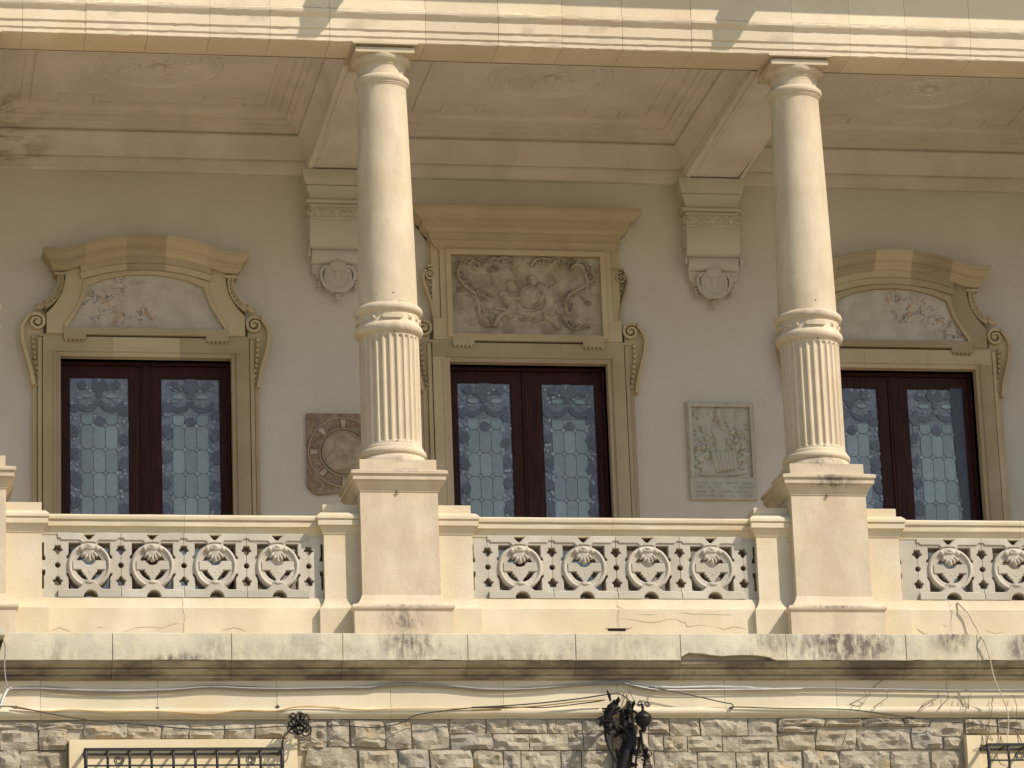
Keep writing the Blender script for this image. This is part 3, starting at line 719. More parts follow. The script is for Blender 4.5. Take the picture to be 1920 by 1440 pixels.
POST = [(.055, -.05), (.055, .340), (.048, .352), (.036, .362), (.018, .392), (.006, .425), (0, .445), (0, 1.0325), (.006, 1.036), (.012, 1.050), (.024, 1.078), (.032, 1.098), (.037, 1.106), (.052, 1.109), (.054, 1.112), (.054, 1.156), (.048, 1.159), (.048, 1.163), (.060, 1.166), (.064, 1.172), (.064, 1.194), (.060, 1.202), (.030, 1.230), (.004, 1.236)]
def balustrade(cl, cr, meds, jr, jp, label, broken=None):
    xm = (cl+cr)/2
    t = thing('balustrade', label, 'balustrade', (xm, -.1, 0), 'pierced stone balustrades between the pedestals')
    xa, xb = cl+.676, cr-.676
    pitch = (meds[-1]-meds[0])/(len(meds)-1); s_ = pitch/.598*1.0
    for x in meds:
        o = part('pierced_panel', slab_me, None, t); o.location = (x-xm, .1, ZC); o.scale = (s_, 1, 1)
        for nm, me in (('strap', strap_me[0]), ('strap', strap_me[1]), ('arched_strap', strap_me[2]), ('medallion_ring', ring_me), ('crossbar', bar_me), ('strap_boss', boss_me), ('shell_ornament', shell_me)):
            part(nm, me, None, o)
    part('end_strip', end_strip(meds[0]-pitch/2+.0015, xa-.004, 1), 'panel', t, 25)
    if xb < meds[-1]+pitch*1.6: part('end_strip', end_strip(meds[-1]+pitch/2-.0015, xb+.004, -1), 'panel', t, 25)
    jr = [xa]+jr+[xb]
    for a, c in zip(jr[:-1], jr[1:]): part('handrail_stone', MB().prof_x(RAIL, a+.001, c-.001, 8, .0012), 'cream', t, 30)
    jp = [xa-.05]+jp+[xb+.05]
    for a, c in zip(jp[:-1], jp[1:]): part('plinth_stone', MB().prof_x(PLIN, a+.0012, c-.0012, 8, .0012), 'cream', t, 30)
    for x0, x1 in ((cl+.30, cl+.68), (cr-.68, cr-.30)):
        p = part('end_post', MB().rects2(POST, x0, x1, -.24, .12), 'cream', t, 30)
        part('post_block', MB().rects2([(0, 1.2362), (0, 1.318), (-.004, 1.322)], x0, x1, -.205, .08), 'cream', p, 20)
    return t
balustrade(XL, X1, [-2.786, -2.222, -1.658, -1.094], [-1.933], [-1.961], 'left balustrade, four pierced medallions, below the left door')
balustrade(X1, X2, [1.127, 1.724, 2.323, 2.922], [1.996], [2.011], 'middle balustrade between the two whole columns, below the central door')
balustrade(X2, 8.45, [5.199, 5.826, 6.453, 7.08], [5.895, 7.0], [5.153, 6.6], 'right balustrade, cut off by the frame, with a vine stem over its plinth')
cracks = thing('plinth_cracks', 'thin dark cracks running through the plinth stones under the balustrades', 'crack', (1, -.236, .2))
for q in CRACKS:
    q2 = []
    for (x, z), (x2, z2) in zip(q[:-1], q[1:]):
        m = max(2, int(math.hypot(x2-x, z2-z)/.02))
        for i in range(m): q2.append((x+(x2-x)*i/m+random.gauss(0, .0022), -.2355 if z < .355 else -.2355+(z-.355)*.5, z+(z2-z)*i/m+random.gauss(0, .0022)))
    q2.append((q[-1][0], -.2355, q[-1][1])); n = len(q2)
    part('crack', MB().tube(q2, [.0007+.0013*math.sin(math.pi*(i+.5)/n) for i in range(n)], 4), 'crackfill', cracks, 0)
wh = thing('drain_slot', 'small dark rectangular drain slot low in the plinth under the middle balustrade', 'drain', (1.99, -.24, .15))
part('slot', MB().box(1.905, 2.07, -.2362, -.21, .146, .172), 'dark', wh, 0)
part('lip', MB().poly([(1.895, .1725), (2.10, .1725), (2.135, .192), (2.05, .182), (1.895, .182)], -.245, -.22), 'cream', wh, 20)
# ---------------------------------------------------------------- ledge, mouldings and frieze below the balcony
lg = thing('balcony_cornice', 'projecting balcony ledge of long stained stones with a grimy moulding and frieze under it', 'cornice', (1, -.5, -.2))
LY = -.66
lj = [-3.555, -2.622, -1.577, -.590, .532, 1.512, 2.473, 3.454, 4.575, 5.249, 6.3, 7.4, 8.4, 9.6]
for i, (a, c) in enumerate(zip(lj[:-1], lj[1:])):
    a += .002; c -= .002; zt, zb = .032, -.212
    if i == 0: ol = [(a-.07, zb), (c, zb), (c, zt), (a, zt)]
    elif i == 6: ol = [(a, zb+.03), (2.55, -.142), (2.60, -.150), (2.676, -.152), (2.75, -.165), (2.854, -.175), (2.95, -.168), (3.07, -.165), (3.179, -.168), (3.23, -.176), (3.286, -.184), (3.33, -.205), (3.36, zb), (c, zb), (c, zt), (a, zt)]
    else:
        bt = [(a+(c-a)*k/12, zb+(abs(random.gauss(0, .002)) if 0 < k < 12 else 0)) for k in range(13)]; ol = bt+[(c, zt), (a, zt)]
    part('ledge_stone', MB().poly(ol, LY+random.uniform(-.003, .003), -.20, (), .004), 'ledge', lg, 25)
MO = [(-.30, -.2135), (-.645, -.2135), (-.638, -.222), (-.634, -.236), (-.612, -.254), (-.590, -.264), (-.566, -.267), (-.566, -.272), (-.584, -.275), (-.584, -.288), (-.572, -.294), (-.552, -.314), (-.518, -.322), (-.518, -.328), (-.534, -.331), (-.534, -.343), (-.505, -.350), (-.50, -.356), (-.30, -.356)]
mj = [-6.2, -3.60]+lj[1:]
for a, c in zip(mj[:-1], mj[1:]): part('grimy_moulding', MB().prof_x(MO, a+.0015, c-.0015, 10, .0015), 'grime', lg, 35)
fj = [-6.2, -5.2, -4.2, -3.239, -2.215, -1.16, -.146, .874, 1.919, 2.903, 3.946, 4.991, 6.0, 7.0, 8.0, 9.6]
FR = [(-.30, -.357), (-.479, -.357), (-.480, -.360), (-.480, -.606), (-.30, -.606)]
TO = [(-.30, -.607), (-.492, -.607), (-.497, -.610), (-.520, -.614), (-.535, -.626), (-.542, -.645), (-.538, -.666), (-.525, -.682), (-.505, -.692), (-.492, -.695), (-.490, -.706), (-.30, -.706)]
for a, c in zip(fj[:-1], fj[1:]):
    dy = random.uniform(-.002, .002)
    part('frieze_stone', MB().prof_x([(y+(dy if y < -.4 else 0), z) for y, z in FR], a+.0015, c-.0015), 'frieze', lg, 0)
    part('roll_moulding', MB().prof_x(TO, a+.0012, c-.0012, 6, .0012), 'frieze', lg, 45)
part('mortar_bed', MB().box(XA, XB, -.455, -.31, -.70, .028).box(lj[0], XB, -.60, -.32, -.20, .02), 'mortar', lg, 0)
# the pier's own bracket at the left edge
pb_ = thing('pier_bracket', 'stone bracket carrying the pier at the left edge of the ledge', 'bracket', (-4.0, -.6, -.2))
part('slab', MB().box(-4.5, -3.565, -.86, -.19, -.03, .045), 'ledge', pb_, 0)
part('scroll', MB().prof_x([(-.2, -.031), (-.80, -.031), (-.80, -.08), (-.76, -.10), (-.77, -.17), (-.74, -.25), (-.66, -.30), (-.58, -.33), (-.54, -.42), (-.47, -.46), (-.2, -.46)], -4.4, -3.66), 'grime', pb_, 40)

# ---------------------------------------------------------------- rubble wall
sw = thing('stone_wall', 'rough grey rubble wall under the balcony, dressed blocks in the middle', 'wall', (1, -.4, -1.5))
part('mortar_bed', MB().box(XA, -2.90, -.456, 0, -8.5, -.7065).box(-1.1, 5.2, -.456, 0, -8.5, -.7065).box(7.1, XB, -.456, 0, -8.5, -.7065).box(-2.90, -1.1, -.456, 0, -.95, -.7065).box(5.2, 7.1, -.456, 0, -.93, -.7065).box(-2.90, -1.1, -.456, 0, -8.5, -2.6).box(5.2, 7.1, -.456, 0, -8.5, -2.6).box(-2.9, -1.1, -.30, 0, -2.6, -.95).box(5.2, 7.1, -.30, 0, -2.6, -.93), 'mortar', sw, 0)
STONES= [(-3.855, -3.606, -0.972, -0.79), (-3.589, -3.26, -0.973, -0.79), (-3.247, -3.007, -0.974, -0.791), (-3.788, -3.602, -1.149, -0.983), (-3.589, -3.423, -1.15, -0.984), (-3.41, -3.007, -1.152, -0.984), (-3.739, -3.273, -0.788, -0.729), (-3.256, -2.862, -0.789, -0.73), (-2.852, -2.483, -0.872, -0.755), (-2.472, -2.187, -0.873, -0.756), (-2.172, -1.947, -0.874, -0.757), (-1.934, -1.639, -0.875, -0.758), (-1.627, -1.368, -0.876, -0.758), (-1.355, -1.068, -0.877, -0.759), (-0.72, -0.601, -0.949, -0.761), (-0.973, -0.74, -0.888, -0.76), (-0.962, -0.742, -0.983, -0.901), (-0.909, -0.601, -1.164, -0.965), (-0.897, -0.729, -0.953, -0.718), (-0.71, -0.531, -0.954, -0.718), (-0.511, -0.213, -0.955, -0.719), (-0.193, 0.023, -0.975, -0.74), (0.044, 0.361, -0.976, -0.741), (0.384, 0.695, -0.834, -0.712), (0.714, 0.896, -0.835, -0.713), (0.911, 1.252, -0.836, -0.713), (1.267, 1.333, -0.836, -0.714), (1.347, 1.57, -0.837, -0.715), (1.584, 1.824, -0.838, -0.715), (1.838, 2.029, -0.838, -0.716), (2.048, 2.18, -0.839, -0.716), (2.195, 2.368, -0.839, -0.717), (0.383, 0.757, -0.985, -0.849), (0.772, 1.084, -0.986, -0.85), (1.099, 1.442, -0.988, -0.851), (1.456, 1.578, -0.988, -0.852), (1.593, 1.844, -0.989, -0.853), (1.861, 1.986, -0.99, -0.854), (2.003, 2.173, -0.99, -0.854), (2.19, 2.31, -0.991, -0.855), (-0.871, -0.458, -1.188, -0.965), (-0.44, -0.108, -1.19, -0.989), (-0.089, 0.177, -1.191, -0.99), (0.195, 0.567, -1.193, -0.991), (0.588, 0.844, -1.195, -1.002), (0.862, 1.002, -1.196, -1.003), (1.02, 1.365, -1.197, -1.003), (1.383, 1.552, -1.198, -1.005), (1.57, 1.835, -1.2, -1.006), (1.854, 1.977, -1.201, -1.007), (1.996, 2.216, -1.202, -1.007), (2.389, 2.652, -0.861, -0.708), (2.671, 3.094, -0.863, -0.709), (3.111, 3.368, -0.864, -0.71), (2.326, 2.527, -1.006, -0.873), (2.544, 2.849, -1.007, -0.873), (2.867, 3.36, -1.009, -0.874), (2.23, 2.61, -1.204, -1.017), (2.63, 2.968, -1.206, -1.019), (2.988, 3.266, -1.207, -1.02), (3.287, 3.576, -1.209, -1.021), (3.391, 3.813, -0.78, -0.714), (3.826, 4.168, -0.781, -0.715), (4.183, 4.551, -0.782, -0.716), (4.566, 4.789, -0.782, -0.717), (3.383, 3.721, -0.836, -0.787), (3.38, 3.711, -1.0, -0.846), (3.733, 4.1, -0.991, -0.819), (4.121, 4.61, -0.993, -0.82), (4.636, 4.912, -0.987, -0.796), (4.932, 5.086, -0.995, -0.89), (4.811, 5.113, -0.877, -0.736), (5.139, 5.428, -0.851, -0.724), (5.452, 5.835, -0.852, -0.725), (3.601, 3.919, -1.21, -1.014), (3.942, 4.402, -1.213, -1.015), (4.426, 4.778, -1.215, -1.017), (4.804, 5.089, -1.216, -1.019)]
WINS = [(-2.997, -1.001), (5.115, 7.11)]
def row(z0, z1, xa, xb, seed):
    r = random.Random(seed); x = xa; out = []
    while x < xb:
        wd = r.uniform(.18, .42); out.append((x+.005, min(x+wd, xb)-.005, z0+.005, z1-.005)); x += wd
    return [s for s in out if s[1]-s[0] > .06]
zr = -1.21; k = 0
while zr > -1.95:
    h = (.19, .17, .21, .18)[k % 4]
    for a, c in ((-4.6, -3.02), (-.98, 5.09), (7.13, 8.4)): STONES += row(zr-h, zr, a, c, k*7+int(a*3)+50)
    zr -= h; k += 1
for z0, z1, sd_ in ((-.86, -.715, 5), (-1.02, -.865, 6), (-1.205, -1.025, 8)):
    STONES += row(z0, z1, -4.7, -3.80, sd_); STONES += row(z0, z1, 7.12, 8.4, sd_+3)
STONES += row(-.868, -.72, 5.85, 7.10, 77)
def rock(x0, x1, z0, z1, dressed):
    nx, nz = max(4, int((x1-x0)/.035)), max(4, int((z1-z0)/.035)); r = random
    ph = [r.uniform(0, 6.3) for _ in range(8)]; vs = []; fs = []
    rx, rz = (x1-x0)/2, (z1-z0)/2; cx, cz = (x0+x1)/2, (z0+z1)/2
    pr = r.uniform(.014, .034) if dressed else r.uniform(.012, .055)
    ca = [r.uniform(-.010, .010) if not dressed else r.uniform(-.004, .004) for _ in range(8)]
    tx, tz = r.uniform(-.35, .35), r.uniform(-.5, .25)
    for j in range(nz+1):
        for i in range(nx+1):
            u = -1+2*i/nx; v = -1+2*j/nz
            # outline wobble and rounded corners
            cr = .0 if dressed else .05
            x = cx+rx*u*(1-cr*v*v*abs(u)**4)+ca[0]*math.sin(2.1*v+ph[0]); z = cz+rz*v*(1-cr*u*u*abs(v)**4)+ca[1]*math.sin(2.1*u+ph[1])
            e = min(1, (1-max(abs(u), abs(v)))*3.2)
            d = pr*(.55+.45*e)+.012*e*math.sin(3.1*u+ph[2]+1.7*v)+.010*e*math.sin(5*v+ph[3]-2*u)+e*(tx*u+tz*v)*.03+(r.uniform(-.010, .010) if 0 < i < nx and 0 < j < nz else 0)
            vs.append((x, -.468-max(.002, d), z))
    n1 = nx+1
    for j in range(nz):
        for i in range(nx):
            a = j*n1+i
            fs += [(a, a+1, a+n1+1), (a, a+n1+1, a+n1)] if (i+j) % 2 else [(a, a+1, a+n1), (a+1, a+n1+1, a+n1)]
    ring = [i for i in range(n1)]+[j*n1+nx for j in range(1, nz+1)]+[nz*n1+i for i in range(nx-1, -1, -1)]+[j*n1 for j in range(nz-1, 0, -1)]
    o = len(vs)
    for q in ring: vs.append((vs[q][0], -.44, vs[q][2]))
    m = len(ring)
    for a in range(m): fs.append((ring[(a+1) % m], ring[a], o+a, o+(a+1) % m))
    return MB().add(vs, fs)
for (x0, x1, z0, z1) in STONES:
    x0 -= .004; x1 += .004; z0 -= .003; z1 += .003
    dr = .35 < x0 < 3.3 and z0 > -1.25 and not (x0 < .7 and z0 < -.95)
    part('stone', rock(x0, x1, z0, z1, dr), 'rubble', sw, 20 if dr else 28)

# ---------------------------------------------------------------- barred windows
def bombe(z, top, y0=-.565):
    d = max(0, top-z); return y0-.24*(1-math.exp(-d*5.5))-.02*d
def barred(xa, xb, zt, label, knot):
    cx = (xa+xb)/2
    t = thing('barred_window', label, 'window', (cx, -.5, zt-.8), 'barred windows in the rubble wall')
    ft, fs_ = .088, .125; zb = zt-1.75
    part('stone_surround', MB().poly([(xa, zb), (xb, zb), (xb, zt), (xa, zt)], -.565, -.30, [[(xa+fs_, zb+.1), (xa+fs_, zt-ft), (xb-fs_, zt-ft), (xb-fs_, zb+.1)]], .004), 'window_stone', t, 20)
    part('shutter', MB().box(xa+fs_+.001, xb-fs_-.001, -.535, -.50, zb+.1, zt-ft-.001), 'window_stone', t, 0)
    gt = zt-ft-.006
    gx0, gx1 = xa+.130, xb-.160
    gt = zt-.122; gy = -.785
    part('top_rail', MB().box(gx0-.014, gx1+.014, gy-.016, gy+.010, gt-.018, gt+.006), 'grille', t, 0)
    part('wall_rail', MB().box(gx0-.014, gx1+.014, -.556, -.536, gt-.012, gt+.004), 'grille', t, 0)
    n = 10
    for i in range(n):
        x = gx0+(gx1-gx0)*i/(n-1); q = []
        for k in range(15):
            q.append((x, gy, gt-.008-1.5*k/14))
        q = [(x, -.54, gt-.004), (x, -.62, gt-.004), (x, -.70, gt-.004), (x, gy+.012, gt-.004)]+q
        part('bar', MB().tube(q, .017 if i in (0, n-1) else .0125, 6), 'grille', t, 60)
    for zz in (gt-.150, gt-.5, gt-.9, gt-1.3):
        y = gy-.012; part('cross_rail', MB().box(gx0-.01, gx1+.01, y-.010, y+.004, zz-.007, zz+.007), 'grille', t, 0)
    for x in (gx0+(gx1-gx0)*.165, gx0+(gx1-gx0)*.835):
        z0 = gt-.105
        m = MB().tube([(px, gy-.012, pz) for px, pz in spiral(x, z0, .012, .045, 0, 760, 40)], .006, 5)
        part('scroll', m, 'grille', t, 60); m = MB()
        m.tube([(px, gy-.012, pz) for px, pz in spiral(x, z0-.22, .012, .045, 0, -760, 40)], .006, 5)
        part('scroll', m, 'grille', t, 60)
    if knot:
        kx, kz = gx1+.165, zt+.118
        m = MB(); r = random.Random(3)
        m.tube([(gx1+.0, gy, gt-.02), (gx1+.004, gy, gt+.05), (gx1+.03, -.74, gt+.12), (kx-.06, -.67, kz-.04), (kx, -.68, kz)], .010, 6)
        for i in range(13):
            a = r.uniform(0, 360); rr = r.uniform(.030, .066); ox, oz = r.uniform(-.075, .06), r.uniform(-.075, .07); y = -.68+r.uniform(-.06, .05)
            m.tube([(px, y+.02*math.sin(j*.35+i), pz) for j, (px, pz) in enumerate(spiral(kx+ox, kz+oz, .010, rr, a, a+r.choice((-1, 1))*r.uniform(260, 420), 22))], .0068, 5)
        for i in range(7):
            a = r.uniform(.6, 2.6); m.tube([(kx, -.68, kz), (kx+.05*math.cos(a), -.70, kz+.05*math.sin(a)), (kx+.115*math.cos(a+.2), -.72, kz+.105*math.sin(a+.2))], [.007, .006, .003], 5)
        part('scroll_knot', m, 'iron', t, 60)
    return t
barred(-2.997, -1.001, -.898, 'left barred window in a cream stone surround, iron scroll knot on its corner', True)
barred(5.115, 7.11, -.886, 'right barred window, cut by the lower right corner, twigs hanging before it', False)
# ---------------------------------------------------------------- doors
def oct_pts(cx, cz, a, b, c): return [(cx-a, cz-b+c), (cx-a+c*.4, cz-b+c*.4), (cx-a+c, cz-b), (cx+a-c, cz-b), (cx+a-c*.4, cz-b+c*.4), (cx+a, cz-b+c), (cx+a, cz+b-c), (cx+a-c*.4, cz+b-c*.4), (cx+a-c, cz+b), (cx-a+c, cz+b), (cx-a+c*.4, cz+b-c*.4), (cx-a, cz+b-c)]
def prism(pl, y0, y1):
    m = MB(); n = len(pl)
    vs = [(x, y0, z) for x, z in pl]+[(x, y1, z) for x, z in pl]
    return m.add(vs, [tuple(range(n)), tuple(range(n, 2*n))[::-1]]+[(i, n+i, n+(i+1) % n, (i+1) % n) for i in range(n)])
PX, PZ = .1215, .2475
oct_me = mesh('glass_pane', prism(oct_pts(0, 0, PX/2-.0028, PZ/2-.0028, .034), -.003, .003), 'pane', 0)
dia_me = mesh('diamond_pane', prism([(-.026, 0), (0, -.026), (.026, 0), (0, .026)], -.003, .003), 'dpane', 0)
def blossom(cx, cz, r, rnd, y=-.006):
    n = 10; a0 = rnd.uniform(0, 1)
    return prism([(cx+r*rnd.uniform(.72, 1.12)*math.cos(a0+2*math.pi*i/n), cz+r*rnd.uniform(.75, 1.2)*math.sin(a0+2*math.pi*i/n)) for i in range(n)], y, y+.004)
def make_door(cx, hw, label, seed):
    YD = 3.565
    t = thing('glazed_door', label, 'door', (cx, YD, .06), 'glazed double doors of the loggia')
    fr = MB().box(cx-hw+.001, cx-hw+.032, YD-.03, YD+.08, .061, 3.734).box(cx+hw-.032, cx+hw-.001, YD-.03, YD+.08, .061, 3.734).box(cx-hw+.032, cx+hw-.032, YD-.03, YD+.08, 3.70, 3.734)
    part('door_frame', fr, 'wood', t, 0)
    part('cover_strip', MB().rects2([(0, .07), (0, 3.695)], cx-.045, cx+.045, YD-.022, YD+.004).rects2([(0, .07), (0, 3.69)], cx-.018, cx+.018, YD-.034, YD-.0215), 'wood', t, 0)
    rnd = random.Random(seed)
    for s in (-1, 1):
        xi, xo = .155, hw-.095; xm = cx+s*(xi+xo)/2; gw = (xo-xi)/2
        def bx(m, a, b_, y0, y1, z0, z1):
            p, q = sorted((cx+s*a, cx+s*b_)); return m.box(p, q, y0, y1, z0, z1)
        lf = MB(); bx(lf, .047, xi, YD, YD+.05, .075, 3.695); bx(lf, xo, hw-.034, YD, YD+.05, .075, 3.695)
        bx(lf, xi, xo, YD, YD+.05, 3.585, 3.695); bx(lf, xi, xo, YD, YD+.05, .075, .62)
        L = part('door_leaf', lf, 'wood', t, 0)
        bead = MB(); e = .012
        bx(bead, xi, xi+e, YD+.006, YD+.02, .62, 3.585); bx(bead, xo-e, xo, YD+.006, YD+.02, .62, 3.585); bx(bead, xi+e, xo-e, YD+.006, YD+.02, 3.585-e, 3.585)
        part('glazing_bead', bead, 'wood', L, 0)
        gl = MB(); bx(gl, xi, xo, YD+.024, YD+.03, .62, 3.585); part('border_glass', gl, 'border', L, 0)
        ld = MB(); ld.box(xm-1.5*PX-.003, xm+1.5*PX+.003, YD+.0215, YD+.0235, .62, 3.19); part('lead_came', ld, 'lead', L, 0)
        zt = 3.08
        for r in range(8):
            for c in (-1, 0, 1):
                o = part('glass_pane', oct_me, None, L); o.location = Vector((xm+c*PX, YD+.018, zt-PZ*(r+.5)))-wloc(L)
            for c in (-1.5, -.5, .5, 1.5):
                o = part('diamond_pane', dia_me, None, L); o.location = Vector((xm+c*PX, YD+.0165, zt-PZ*r))-wloc(L)
        for c in (-1, 0, 1): part('glass_pane', prism([(xm+c*PX-.057, 3.115), (xm+c*PX-.03, 3.087), (xm+c*PX+.03, 3.087), (xm+c*PX+.057, 3.115), (xm+c*PX+.057, 3.188), (xm+c*PX-.057, 3.188)], YD+.015, YD+.021), 'pane', L, 0)
        # swags, blossoms and scrolls of the border
        for q in (-1, 1):
            x0 = xm+q*.122
            part('swag_glass', prism(arc(x0, 3.345, .128, 188, 352, 14)+arc(x0, 3.372, .098, 340, 200, 12), YD+.009, YD+.013), 'petal', L, 0)
            part('scroll_glass', prism(spiral(x0+q*.0, 3.43, .05, .075, 20, 160, 10)+spiral(x0, 3.425, .045, .03, 160, 20, 8), YD+.010, YD+.0135), 'petal', L, 0)
        for kk, (q, z, r) in enumerate(((0, 3.12, .058), (0, 3.50, .09), (-.17, 3.50, .05), (.17, 3.50, .05), (0, 3.40, .04))):
            m = blossom(xm+q, z, r, rnd); part('blossom_glass', MB().add([(x, y+YD+.0137-kk*.0006, zz) for x, y, zz in m.v], m.f), 'petal', L, 0)
        for q in (-1, 1):
            m = prism(arc(xm+q*.122, 3.395, .055, 0, 360, 12)[:-1], YD+.006, YD+.0095); m.v = [(x, y, 3.385+(z-3.395)*.42) for x, y, z in m.v]; part('oval_pane', m, 'pane', L, 0)
        chips = MB()
        for q in (-1, 1):
            z = 3.26-(.05 if q > 0 else 0)
            while z > 1.75:
                for kx in range(3):
                    m = blossom(xm+q*(gw-.062)+rnd.uniform(-.02, .02), z+rnd.uniform(-.04, .04), rnd.uniform(.035, .058), rnd, -.006-kx*.0012); part('blossom_glass', MB().add([(x, y+YD+.016, zz) for x, y, zz in m.v], m.f), 'petal', L, 0)
                for kx in range(4):
                    x_, z_ = xm+q*(gw-.06)+rnd.uniform(-.055, .055), z-.12+rnd.uniform(-.05, .06); d = rnd.uniform(.010, .02)
                    m = prism([(x_-d, z_), (x_, z_-d*1.4), (x_+d, z_), (x_, z_+d)], YD+.0075-kx*.0005, YD+.010); chips.add(m.v, m.f)
                z -= rnd.uniform(.21, .28)
        for i in range(16):
            x_, z_ = xm+rnd.uniform(-gw+.03, gw-.03), rnd.uniform(3.30, 3.56); d = rnd.uniform(.008, .02)
            m = prism([(x_-d, z_), (x_, z_-d), (x_+d*1.3, z_), (x_, z_+d)], YD+.007-i*.0001, YD+.010); chips.add(m.v, m.f)
        part('leaf_chip', chips, 'dpane', L, 0, kind='stuff')
    return t
make_door(DOORS[0], HW[0], 'left glazed door, under the boldly dark-veined marble tympanum', 21)
make_door(DOORS[1], HW[1], 'central glazed door, under the carved relief with two children', 22)
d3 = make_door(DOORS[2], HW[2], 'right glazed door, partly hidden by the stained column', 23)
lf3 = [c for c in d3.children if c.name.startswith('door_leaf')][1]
part('painted_dark_strip', MB().poly([(6.628, 3.584), (6.492, 3.584), (6.50, 3.2), (6.512, 2.9), (6.515, 2.72), (6.54, 2.45), (6.555, 2.2), (6.55, 1.6), (6.54, .63), (6.628, .63)], 3.5685, 3.5725), 'painted_dark_pane', lf3, 0, label='opaque strip laid over the panes, painted dark for the gloom seen in the glass')  # shade in the glass painted as an opaque dark sheet before the panes
bk = MB()
for d, h in zip(DOORS, HW): bk.box(d-h-.1, d+h+.1, 3.852, 3.858, 0, 3.9)
part('room_backing', bk, 'dark', wl, 0)

# ---------------------------------------------------------------- door surrounds
YS = 3.33
def casing(t, cx, hw):
    zt = 3.735
    for s in (-1, 1):
        def b2(a, b_, y, z0, z1):
            p, q = sorted((cx+s*a, cx+s*b_)); return MB().box(p, q, y, 3.60 if a < hw+.04 else YW+.02, z0, z1)
        m = b2(hw, hw+.042, YS+.014, .06, zt+.0425).box(*sorted((cx+s*(hw+.0425), cx+s*(hw+.178))), YS, YW+.02, .06, zt+.0425)
        m.box(*sorted((cx+s*(hw+.05), cx+s*(hw+.072))), YS-.008, YS+.01, .06, zt+.05)
        part('jamb', m, 'ochre', t, 0)
        m = MB().box(*sorted((cx+s*(hw+.188), cx+s*(hw+.226))), YS+.012, YW+.02, .06, 3.93).box(*sorted((cx+s*(hw+.236), cx+s*(hw+.276))), YS+.0495, YW+.02, .06, 3.50)
        m.box(*sorted((cx+s*(hw+.1785), cx+s*(hw+.2355))), YS+.065, YW+.02, .06, 3.9)
        part('outer_band', m, 'ochre', t, 0)
    sp = [-(hw+.178), -.34, .34, hw+.178]
    for a, c in zip(sp[:-1], sp[1:]):
        m = MB().box(cx+a+.0008, cx+c-.0008, YS, YW+.02, zt+.043, 3.935)
        a2, c2 = max(a, -hw), min(c, hw)
        m.box(cx+a2+.0008, cx+c2-.0008, YS+.014, 3.60, zt, zt+.0425)
        m.box(cx+a2+.0008-(.05 if a < -hw else 0), cx+c2-.0008+(.05 if c > hw else 0), YS-.008, YS+.01, zt+.05, zt+.072)
        part('lintel_stone', m, 'ochre', t, 0)
    # strip over the lintel with two dentilled feet
    m = MB().box(cx-hw+.03, cx+hw-.03, YS-.035, YW, 3.953, 4.022)
    for s in (-1, 1):
        m.box(*sorted((cx+s*(hw-.03), cx+s*(hw-.255))), YS-.034, YS+.02, 3.898, 3.9525)
        for k in range(5): m.box(*sorted((cx+s*(hw-.045-k*.042), cx+s*(hw-.067-k*.042))), YS-.028, YS+.01, 3.876, 3.8975)
    part('dentilled_strip', m, 'ochre', t, 0)
    for s in (-1, 1): part('ear_moulding', MB().box(*sorted((cx+s*(hw-.029), cx+s*(hw+.215))), YS+.006, YW+.01, 3.936, 3.962), 'ochre', t, 0)
def ribbon(path, w0, w1, y0, y1, taper=True):
    """flat band following a path, w0/w1 its widths at the ends"""
    n = len(path); L, R2 = [], []
    for i, p in enumerate(path):
        a, b_ = path[max(i-1, 0)], path[min(i+1, n-1)]
        dx, dz = b_[0]-a[0], b_[1]-a[1]; l = math.hypot(dx, dz) or 1; wd = (w0+(w1-w0)*i/(n-1))/2
        L.append((p[0]-dz/l*wd, p[1]+dx/l*wd)); R2.append((p[0]+dz/l*wd, p[1]-dx/l*wd))
    vs = []; fs = []
    for i in range(n):
        for (x, z), y in ((L[i], y0), (R2[i], y0), (R2[i], y1), (L[i], y1)): vs.append((x, y, z))
    for i in range(n-1):
        for j in range(4): fs.append((i*4+j, i*4+(j+1) % 4, i*4+4+(j+1) % 4, i*4+4+j))
    fs += [(3, 2, 1, 0), (n*4-4, n*4-3, n*4-2, n*4-1)]
    return MB().add(vs, fs)
def console(cx, s, x0, zc, dx=0.):
    """big side scroll hanging beside the casing; x0 its inner edge"""
    m = MB()
    cxv = x0+.065
    out = smooth_path([(x0+.145, zc+.085), (x0+.215, zc-.02), (x0+.232, zc-.10), (x0+.218, zc-.22), (x0+.178, zc-.37), (x0+.138, zc-.52), (x0+.118, zc-.655)], 6)
    pl = [(x0, zc-.655)]+out[::-1]+[(x0+.09, zc+.105), (x0+.03, zc+.09), (x0, zc+.02)]
    m.poly([(cx+s*x, z) for x, z in pl], YS+.045, YW+.01, (), .004)
    rb = [(x-.018, z) for x, z in out]
    sp = spiral(cxv, zc, .088, .022, 55, 55+560, 44)
    path = rb[::-1]+[(x0+.125, zc+.075)]+sp
    r = ribbon([(cx+s*x, z) for x, z in path], .036, .022, YS-.01, YS+.05); m.add(r.v, r.f)
    m.ell((cx+s*cxv, YS+.01, zc), (.026, .03, .026))
    b_ = MB()
    for k in range(9):
        f = k/8; b_.ell((cx+s*(x0+.075+.028*math.sin(1.2+f*2.2)-.02*f), YS+.025, zc-.15-f*.44), (.026-.010*f, .03, .028-.008*f))
    return m, b_
